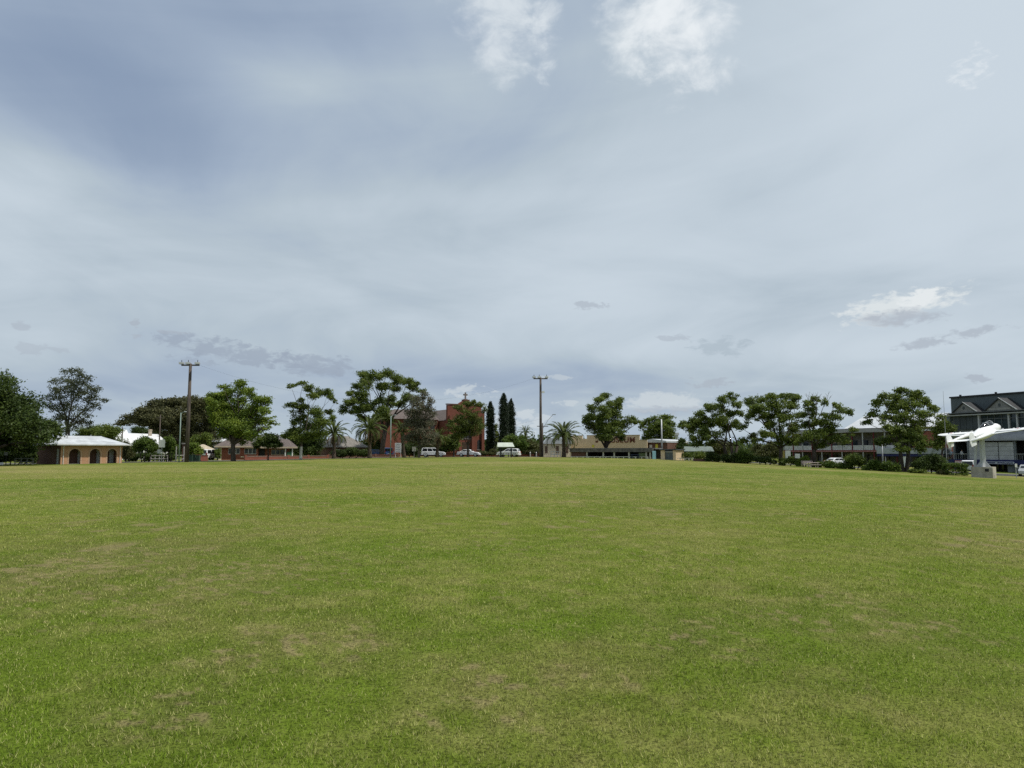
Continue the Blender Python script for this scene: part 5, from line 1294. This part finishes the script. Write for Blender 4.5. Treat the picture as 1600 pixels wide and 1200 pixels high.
    MB().quad((xat(zA, 1) + .03, -hw, zA), (xat(zA, 1) + .03, hw, zA), (xat(zB, 1) + .03, hw * .86, zB), (xat(zB, 1) + .03, -hw * .86, zB)).build('windscreen', CGL, t)
    MB().box(xr - .05, xr + .2, -h + .1, h - .1, .36, .58).build('rear_bumper', DARK if style in ('wagon', 'van') else m, t)
    MB().box(xf - .25, xf + .04, -h + .1, h - .1, .34, .54).build('front_bumper', DARK if style == 'wagon' else m, t)
    MB().box(xr - .055, xr - .035, -.26, .26, .66, .78).build('number_plate', mat('plate', (.6, .6, .5), .6, .1, 2.), t)
    return t
car('white four wheel drive wagon parked behind the short dark palm', 677, 143, 4, 'wagon', 'white')
car('white sedan parked behind the trunk before the church', 732.5, 148, -6, 'sedan', 'white')
car('white hatchback parked behind the green roofed shelter', 795, 139.5, 165, 'hatch', 'white')
car('white van at the small carport left of the brick house', 330, 135, 75, 'van', 'white')
car('blue car in the shade behind the shaggy palm', 590, 152, 10, 'hatch', 'blue')
car('blue van beside the white church sign', 608, 155, 95, 'van', 'blue')
car('white van half hidden between box hedge and jet pedestal', 1514, 110, 52, 'van', 'white')
car('silver car cut off by the right edge of the picture', 1603, 104, 232, 'hatch', 'silver')
car('white car glimpsed above the low shrubs before the verandah', 1308, 128, 20, 'sedan', 'white')

# ------------------------------------------------------------------ signs, shelters, furniture
def sign(label, px, d, top, bot, w, m, post=GALV, posts=1, name='road_sign', stripes=None, hood=False):
    B = base(px, d); t = empty(name, B, label, 'sign'); k = d / F; h = w * k / 2
    z1, z0 = (pt(px, top, d) - B).z, (pt(px, bot, d) - B).z
    xs = [0] if posts == 1 else [-h * .8, h * .8]
    for x in xs: MB().tube([(x, 0, -.3), (x, 0, z1 - .05)], .05, 8).build('post', post, t)
    bd = MB().box(-h, h, -.09, -.055, z0, z1).build('board', m, t)
    if stripes:
        for i in range(stripes):
            z = z1 - (i + .8) * (z1 - z0) / (stripes + .6); MB().box(-h * .78, h * rnd.uniform(.4, .78), -.1, -.092, z, z + .05).build('text_line', METAL_G, bd)
    return t
sg = sign('square white sign on a pole between the round street trees', 252.5, 112, 687, 699, 9.5, WHITE)
MB().box(-.62, -.1, -.09, -.056, 1.35, 1.95).build('small_board', mat('grey_board', (.35, .37, .38), .7, .1, 2.), sg)
sign('white church notice board with lines of small print', 622, 141, 692, 707, 10, WHITE, WHITE, 2, 'notice_board', 5)
sign('small pale sign on a thick post left of the white four wheel drive', 647, 139, 698, 705, 6, mat('pale_sign', (.45, .44, .40), .7, .1, 2.), concrete, 1, 'post_sign')
sign('small white sign plate on a pole right of the jet pedestal', 1586, 95, 724.5, 730, 3.4, WHITE, GALV, 1, 'parking_sign')
sign('dark square headed park light post at the far left edge', 10, 102, 706.5, 711.5, 5, mat('dim_white', (.22, .23, .22), .7, .1, 2.), DARK, 1, 'post_sign')
sign('white sign panel near the jet pedestal base', 1551, 96, 726, 729, 2, WHITE, GALV, 1, 'post_sign') if False else None
sign('light blue banner standing at the right end of the long grey stand', 1022, 131, 704.5, 717.5, 5.5, mat('banner_blue', (.28, .50, .58), .6, .1, 1.), GALV, 1, 'banner')

def shelter(label, pxA, dA, pxB, dB, eave, ridge, deep, roofm, postm, posts=2, cat='shelter', name='picnic_shelter', table=True):
    f = Fac(name, label, cat, pxA, dA, pxB, dB); L = f.L
    H = f.uv((pxA + pxB) / 2, eave)[1]; Z = f.uv((pxA + pxB) / 2, ridge, deep / 2)[1]
    r = MB(); y0, y1, ym = -.35, deep + .35, deep / 2; th = .07; sk = .35
    for (a, za, b_, zb) in ((y0, H, ym, Z), (y1, H, ym, Z)):
        e = [(-.45, a, za), (L + .45, a, za), (L + .45 - sk, b_, zb), (-.45 - sk * 0, b_, zb)]
        r.quad(*e); r.quad(*[(x, y, z - th) for x, y, z in e][::-1])
        for i in range(4): p, q = e[i], e[(i + 1) % 4]; r.quad((p[0], p[1], p[2] - th), (q[0], q[1], q[2] - th), q, p)
    r.build('roof', roofm, f.root)
    for i in range(posts):
        u = .15 + (L - .3) * i / (posts - 1)
        for y in (.1, deep - .1): MB().box(u - .12, u + .12, y - .12, y + .12, -.3, H + (.1)).build('post', postm, f.root)
    MB().box(-.1, L + .1, 0.0, deep, -.25, .05).build('slab', concrete, f.root)
    if table:
        MB().box(L * .2, L * .8, deep * .4, deep * .65, .70, .76).box(L * .25, L * .3, deep * .45, deep * .6, .05, .7).box(L * .7, L * .75, deep * .45, deep * .6, .05, .7).build('table', TIMBER, f.root)
        for y in (.15, .8): MB().box(L * .2, L * .8, deep * y, deep * y + .25, .42, .47).box(L * .3, L * .34, deep * y + .05, deep * y + .2, .05, .42).box(L * .66, L * .7, deep * y + .05, deep * y + .2, .05, .42).build('bench', TIMBER, f.root)
    return f
shelter('small open shelter with pale green roof before the white hatchback', 781, 134, 800, 134, 698, 691.5, 2.2, mat('pale_green_roof', (.46, .50, .43), .5, .08, 1.), DARK)
shelter('long open barbecue shelter with a grey green roof among shrubs', 1073, 134, 1112, 133, 705, 697.5, 4.0, mat('grey_green_roof', (.15, .18, .16), .6, .12, 1.), GREENP, 3)

f = Fac('brick_planter', 'low brown brick planter box in front of the barbecue shelter', 'planter', 1083, 123.5, 1103, 122)
hp = f.uv(1093, 717)[1]
MB().box(0, f.L, 0, .2, -.3, hp).box(0, f.L, 1.0, 1.2, -.3, hp).box(0, .2, .2, 1.0, -.3, hp).box(f.L - .2, f.L, .2, 1.0, -.3, hp).build('planter_wall', BRICK_B, f.root)
MB().box(.2, f.L - .2, .2, 1.0, -.3, hp - .1).build('planter_soil', mat('soil', (.06, .045, .03), .95, .2, 4.), f.root)

def bench(label, px, d, rz, m):
    B = base(px, d); t = empty('park_bench', B, label, 'bench', None, math.radians(rz))
    for i in range(4): MB().box(-.8, .8, -.25 + i * .13, -.14 + i * .13, .42, .46).build('seat_slat', m, t)
    for i in range(3): MB().box(-.8, .8, .28 + i * .03, .31 + i * .03, .55 + i * .14, .66 + i * .14).build('back_slat', m, t)
    for x in (-.65, .65): MB().box(x - .03, x + .03, -.25, .28, .36, .415).box(x - .03, x + .03, -.24, -.18, -.1, .36).box(x - .03, x + .03, .2, .275, -.1, .95).build('leg', DARK, t)
    return t
bench('pale park bench among the shrubs before the verandah building', 1260, 110.5, -25, mat('bench_pale', (.48, .40, .38), .8, .1, 2.))
def picnic_table(label, px, d, rz, m):
    B = base(px, d); t = empty('picnic_table', B, label, 'picnic table', None, math.radians(rz))
    MB().box(-.85, .85, -.38, .38, .70, .75).build('table_top', m, t)
    for y in (-.8, .55): MB().box(-.85, .85, y, y + .25, .40, .44).build('seat', m, t)
    for x in (-.6, .6): MB().box(x - .04, x + .04, -.75, .75, .34, .40).box(x - .04, x + .04, -.3, -.2, -.1, .7).box(x - .04, x + .04, .2, .3, -.1, .7).build('leg', m, t)
picnic_table('dark blue picnic table in front of the long grey stand', 992, 130, 10, mat('table_blue', (.02, .03, .06), .7, .1, 2.))
picnic_table('pale wooden picnic table right of the park bench', 1270, 110, 15, MATS['bench_pale'])

def bin_(label, px, d, lidm):
    B = base(px, d); t = empty('wheelie_bin', B, label, 'bin', 'wheelie bins by the brick gatepost')
    b = MB(); lo, hi = (.22, .25), (.29, .34)
    P = [(-lo[0], -lo[1], .05), (lo[0], -lo[1], .05), (lo[0], lo[1], .05), (-lo[0], lo[1], .05), (-hi[0], -hi[1], 1.0), (hi[0], -hi[1], 1.0), (hi[0], hi[1], 1.0), (-hi[0], hi[1], 1.0)]
    b.v = P; b.f = [(3, 2, 1, 0), (4, 5, 6, 7), (0, 1, 5, 4), (1, 2, 6, 5), (2, 3, 7, 6), (3, 0, 4, 7)]
    b.build('bin_body', GREENP, t)
    MB().prism([(-.31, 1.003), (.31, 1.003), (.31, 1.05), (-.31, 1.05)], -.38, .36).build('lid', lidm, t)
    for x in (-.26, .26): MB().tube([(x - .03, .28, .1), (x + .03, .28, .1)], .1, 12).build('wheel', RUB, t)
    MB().box(-.25, .25, .36, .42, .92, .97).build('handle', GREENP, t)
bin_('dark green wheelie bin nearest the floodlight pole', 299, 119, GREENP)
bin_('dark green wheelie bin between the two others', 304, 119.4, GREENP)
bin_('green wheelie bin with a faded red lid', 310, 119, mat('lid_red', (.30, .10, .07), .6, .1, 2.))
f = Fac('brick_letterbox', 'low red brick letterbox wall left of the parked white van', 'wall', 313, 121, 325, 122)
MB().box(0, f.L, 0, .35, -.3, f.uv(319, 712)[1]).build('wall_body', BRICK_R, f.root); MB().box(-.05, f.L + .05, -.05, .4, f.uv(319, 712)[1] + .002, f.uv(319, 711)[1]).build('coping', BRICK_B, f.root)
f = Fac('brick_gatepost', 'tall brown brick gatepost with a pale cap left of the left floodlight pole', 'gatepost', 284, 121, 289.5, 121)
MB().box(0, f.L, 0, .6, -.3, f.uv(287, 694)[1]).build('shaft', BRICK_B, f.root); MB().box(-.08, f.L + .08, -.08, .68, f.uv(287, 694)[1] + .002, f.uv(287, 692)[1]).build('cap', concrete, f.root)
# white low boundary board at the left edge
f = Fac('boundary_board', 'low white boundary board at the very left edge of the lawn', 'board', -14, 98, 6, 99)
zb = f.uv(0, 722.5)[1]; MB().box(0, f.L, 0, .06, .08, zb).build('panel', WHITE, f.root)
for u in (.15, f.L / 2, f.L - .15): MB().box(u - .05, u + .05, .065, .5, -.1, .12).box(u - .04, u + .04, .062, .12, .12, zb - .05).build('foot', DARK, f.root)
# telescopic details: bollards beside the church wall
for i, (px, lab) in enumerate(((828.5, 'left short pale bollard by the right floodlight pole'), (838, 'right short pale bollard by the right floodlight pole'))):
    B = base(px, 143); t = empty('bollard', B, lab, 'bollard', 'bollards by the church wall'); MB().tube([(0, 0, -.2), (0, 0, .85)], .11, 8).build('shaft', MATS['pale_post'], t); MB().tube([(0, 0, .852), (0, 0, .95)], [.13, .05], 8).build('cap', WHITE, t)

# ------------------------------------------------------------------ jet on its pedestal
def jet():
    D = 93.0
    B = base(1535.5, D)
    ped = empty('jet_pedestal', B, 'square concrete pedestal and steel pylon under the white jet', 'pedestal', None, math.radians(-42))
    top = (pt(1535, 729.5, D) - B).z
    MB().box(-1.15, 1.15, -1.15, 1.15, -.4, top).build('plinth', mat('plinth_concrete', (.40, .37, .31), .9, .12, 1.2, .2), ped)
    MB().box(.35, .75, -1.19, -1.152, top - .55, top - .2).build('plaque', DARK, ped)
    C0 = pt(1537, 677, D)
    fw_az = math.radians(32.5 + 30); pitch = math.radians(15); roll = math.radians(-3)
    cz = C0.z - B.z
    MB().tube([(0, 0, top - .02), (0, .0, top + .5), (0, 0, cz - .3)], [.42, .32, .30], 4).build('pylon', mat('pylon_steel', (.44, .46, .48), .5, .06, 1.), ped)
    MB().tube([(-.95, .25, top - .02), (-.55, .1, cz - .35)], [.16, .13], 8).build('strut', MATS['pylon_steel'], ped)
    for a in range(4):
        c, s_ = math.cos(a * math.pi / 2), math.sin(a * math.pi / 2)
        MB().prism([(.28, top), (.85, top), (.28, top + .7)], -.04, .04, Matrix.Rotation(a * math.pi / 2, 4, 'Z')).build('gusset', MATS['pylon_steel'], ped)
    j = empty('jet_aircraft', C0, 'white twin boom jet fighter mounted nose up on a pylon', 'aircraft')
    X = Vector((math.sin(fw_az), math.cos(fw_az), 0)); Z = Vector((0, 0, 1)); Y = Z.cross(X)
    R = Matrix((X, Y, Z)).transposed().to_4x4() @ Matrix.Rotation(-pitch, 4, 'Y') @ Matrix.Rotation(roll, 4, 'X')
    j.rotation_euler = R.to_euler()
    WJ = mat('jet_white', (.80, .81, .81), .4, .05, 1., spec=.4)
    # pod
    st = [(3.5, .10, .10, 0), (3.3, .34, .32, .0), (2.8, .60, .56, .02), (1.9, .72, .70, .05), (.9, .78, .78, .08), (0, .78, .78, .06), (-1.0, .70, .66, .04), (-1.8, .54, .50, .03), (-2.35, .38, .36, .03)]
    b = MB(); n = 18
    for x, w, h, zo in st:
        for k in range(n): a = 2 * math.pi * k / n; b.v.append((x, w * math.cos(a), zo + h * math.sin(a)))
    for i in range(len(st) - 1):
        for k in range(n): k2 = (k + 1) % n; b.f.append((i * n + k, i * n + k2, (i + 1) * n + k2, (i + 1) * n + k))
    b.f.append(tuple(range(n))); pod = b.build('fuselage', WJ, j, smooth=True)
    e = MB().tube([(-2.36, 0, .03), (-2.2, 0, .03)], [.31, .31], 16).build('jet_pipe', DARK, pod)
    # canopy
    st = [(2.4, .05, .05, .60), (2.05, .34, .26, .64), (1.4, .46, .50, .68), (.7, .44, .50, .70), (.0, .28, .28, .76), (-.4, .05, .05, .82)]
    b = MB(); n = 14
    for x, w, h, zo in st:
        for k in range(n): a = 2 * math.pi * k / n; b.v.append((x, w * math.cos(a), zo + h * math.sin(a)))
    for i in range(len(st) - 1):
        for k in range(n): k2 = (k + 1) % n; b.f.append((i * n + k, i * n + k2, (i + 1) * n + k2, (i + 1) * n + k))
    cn = b.build('canopy', glass_mat('canopy_glass', (.02, .022, .025)), j, smooth=True)
    for x in (1.72, .8): MB().tube([(x, .47 * math.cos(a), .68 + .52 * math.sin(a)) for a in [math.pi * i / 8 for i in range(9)]], .03, 4).build('canopy_frame', WJ, cn)
    # lofted aerofoil helper
    def foil(stns, name, parent, m=WJ):
        prof = [(1, 0), (.9, .35), (.6, .9), (.3, 1), (.08, .55), (0, 0), (.08, -.4), (.4, -.7), (.8, -.35)]   # 1 = leading edge here
        prof = [(1 - q, v) for q, v in prof]
        b = MB(); n = len(prof)
        for (P, chord, th, up) in stns:
            for q, v in prof:
                p = Vector(P) + Vector((-q * chord, 0, 0)) + Vector(up) * (v * th); b.v.append(tuple(p))
        for i in range(len(stns) - 1):
            for k in range(n): k2 = (k + 1) % n; b.f.append((i * n + k, i * n + k2, (i + 1) * n + k2, (i + 1) * n + k))
        b.f.append(tuple(reversed(range(n)))); b.f.append(tuple((len(stns) - 1) * n + k for k in range(n)))
        return b.build(name, m, parent, smooth=False)
    UP = (0, 0, 1)
    for sg in (-1, 1):
        w = foil([((1.5, sg * .45, .02), 2.7, .22, UP), ((1.15, sg * 1.7, .06), 2.2, .17, UP), ((.55, sg * 5.0, .25), 1.35, .09, UP), ((.3, sg * 5.7, .28), .75, .04, UP)], 'wing', j)
        rd = MB()
        for r, zc, m in ((.42, .006, NAVY), (.30, .010, WHITE), (.14, .014, mat('roundel_red', (.35, .02, .03), .6, .05, 2.))):
            n = 20; c = Vector((.05, sg * 4.1, .30)); nx = Vector((0, -sg * .058, 1)).normalized(); u = Vector((1, 0, 0)); v = nx.cross(u)
            MB().prism([(r * math.cos(2 * math.pi * k / n), r * math.sin(2 * math.pi * k / n)) for k in range(n)], -.002, .002, Matrix.Translation(c + nx * zc) @ Matrix((u, nx, v)).transposed().to_4x4()).build('roundel', m, w)
        MB().tube([(-.1, sg * 1.42, .06), (-.9, sg * 1.42, .10), (-3.0, sg * 1.42, .16), (-5.0, sg * 1.42, .2)], [.24, .25, .20, .15], 12).build('tail_boom', WJ, j, smooth=True)
        foil([((-4.25, sg * 1.42, -.45), 1.1, .05, (0, 1, 0)), ((-4.1, sg * 1.42, .2), 1.35, .07, (0, 1, 0)), ((-4.35, sg * 1.42, .95), .95, .05, (0, 1, 0)), ((-4.6, sg * 1.42, 1.2), .5, .03, (0, 1, 0))], 'tail_fin', j)
        MB().prism([(1.3, -.18), (.9, .16), (.2, .16), (-.2, -.18)], sg * .62 - .12, sg * .62 + .12).build('air_intake', WJ, j)
    PL = mat('panel_line', (.45, .46, .47), .6, .1, 2.)
    for sg in (-1, 1):
        for y0, y1, xa, xb in ((1.9, 4.9, -.72, -.52), (1.9, 1.94, 1.0, -.9), (3.3, 3.34, .8, -.75)):
            MB().box(min(xa, xb), max(xa, xb) if y1 - y0 < .1 else min(xa, xb) + .03, min(sg * y0, sg * y1), max(sg * y0, sg * y1), .10, .24 + .01 * y1).build('panel_line', PL, j)
    foil([((-4.35, -1.5, .32), .95, .06, UP), ((-4.35, 1.5, .32), .95, .06, UP)], 'tailplane', j)
jet()

# ------------------------------------------------------------------ people on the club balcony
def person(label, px, py_foot, d, shirt, trousers, face=0.0):
    p = pt(px, py_foot, d)
    me = bpy.data.meshes.new('person')
    V = [(0, 0, .95), (0, 0, 1.15), (0, 0, 1.38), (0, 0, 1.50), (0, .01, 1.56), (0, 0, 1.66), (0, .0, 1.74),
         (.19, 0, 1.40), (.25, .02, 1.14), (.22, -.16, .96), (.21, -.26, .95), (-.19, 0, 1.40), (-.25, .02, 1.14), (-.22, -.12, .94), (-.21, -.2, .92),
         (.10, 0, .88), (.11, -.01, .48), (.11, .02, .08), (.12, -.14, .03), (-.10, 0, .88), (-.11, -.01, .48), (-.11, .02, .08), (-.12, -.14, .03)]
    E = [(0, 1), (1, 2), (2, 3), (3, 4), (4, 5), (5, 6), (2, 7), (7, 8), (8, 9), (9, 10), (2, 11), (11, 12), (12, 13), (13, 14), (0, 15), (15, 16), (16, 17), (17, 18), (0, 19), (19, 20), (20, 21), (21, 22)]
    Rr = [.15, .14, .16, .065, .075, .105, .07, .075, .052, .036, .03, .075, .052, .036, .03, .095, .07, .05, .04, .095, .07, .05, .04]
    me.from_pydata(V, E, []); o = bpy.data.objects.new('person', me); C.objects.link(o)
    o.location = p; o.rotation_euler = (0, 0, face)
    sk = o.modifiers.new('skin', 'SKIN')
    for i, r in enumerate(Rr): me.skin_vertices[0].data[i].radius = (r, r * .85)
    me.skin_vertices[0].data[0].use_root = True
    ss = o.modifiers.new('sub', 'SUBSURF'); ss.levels = 1; ss.render_levels = 2
    m = bpy.data.materials.new('clothed_person'); m.use_nodes = True; T = NT(m.node_tree); bs = m.node_tree.nodes['Principled BSDF']
    z = T.n('ShaderNodeSeparateXYZ'); T.put(z.inputs[0], T.n('ShaderNodeTexCoord').outputs['Object'])
    c = T.mix(T.m('GREATER_THAN', z.outputs[2], .93), trousers, shirt); c = T.mix(T.m('GREATER_THAN', z.outputs[2], 1.47), c, (.42, .26, .19)); c = T.mix(T.m('GREATER_THAN', z.outputs[2], 1.69), c, (.05, .035, .025))
    T.put(bs.inputs['Base Color'], c); bs.inputs['Roughness'].default_value = .85
    me.materials.append(m); tag(o, label, 'person', 'people on the club balcony')
person('person in a white shirt standing on the club balcony', 1503.5, 718.6, 129.6, (.62, .63, .65), (.05, .06, .08), .3)
person('person in a light blue shirt at the left end of the club balcony', 1487.3, 718.6, 131.3, (.25, .33, .42), (.04, .045, .06), -.4)
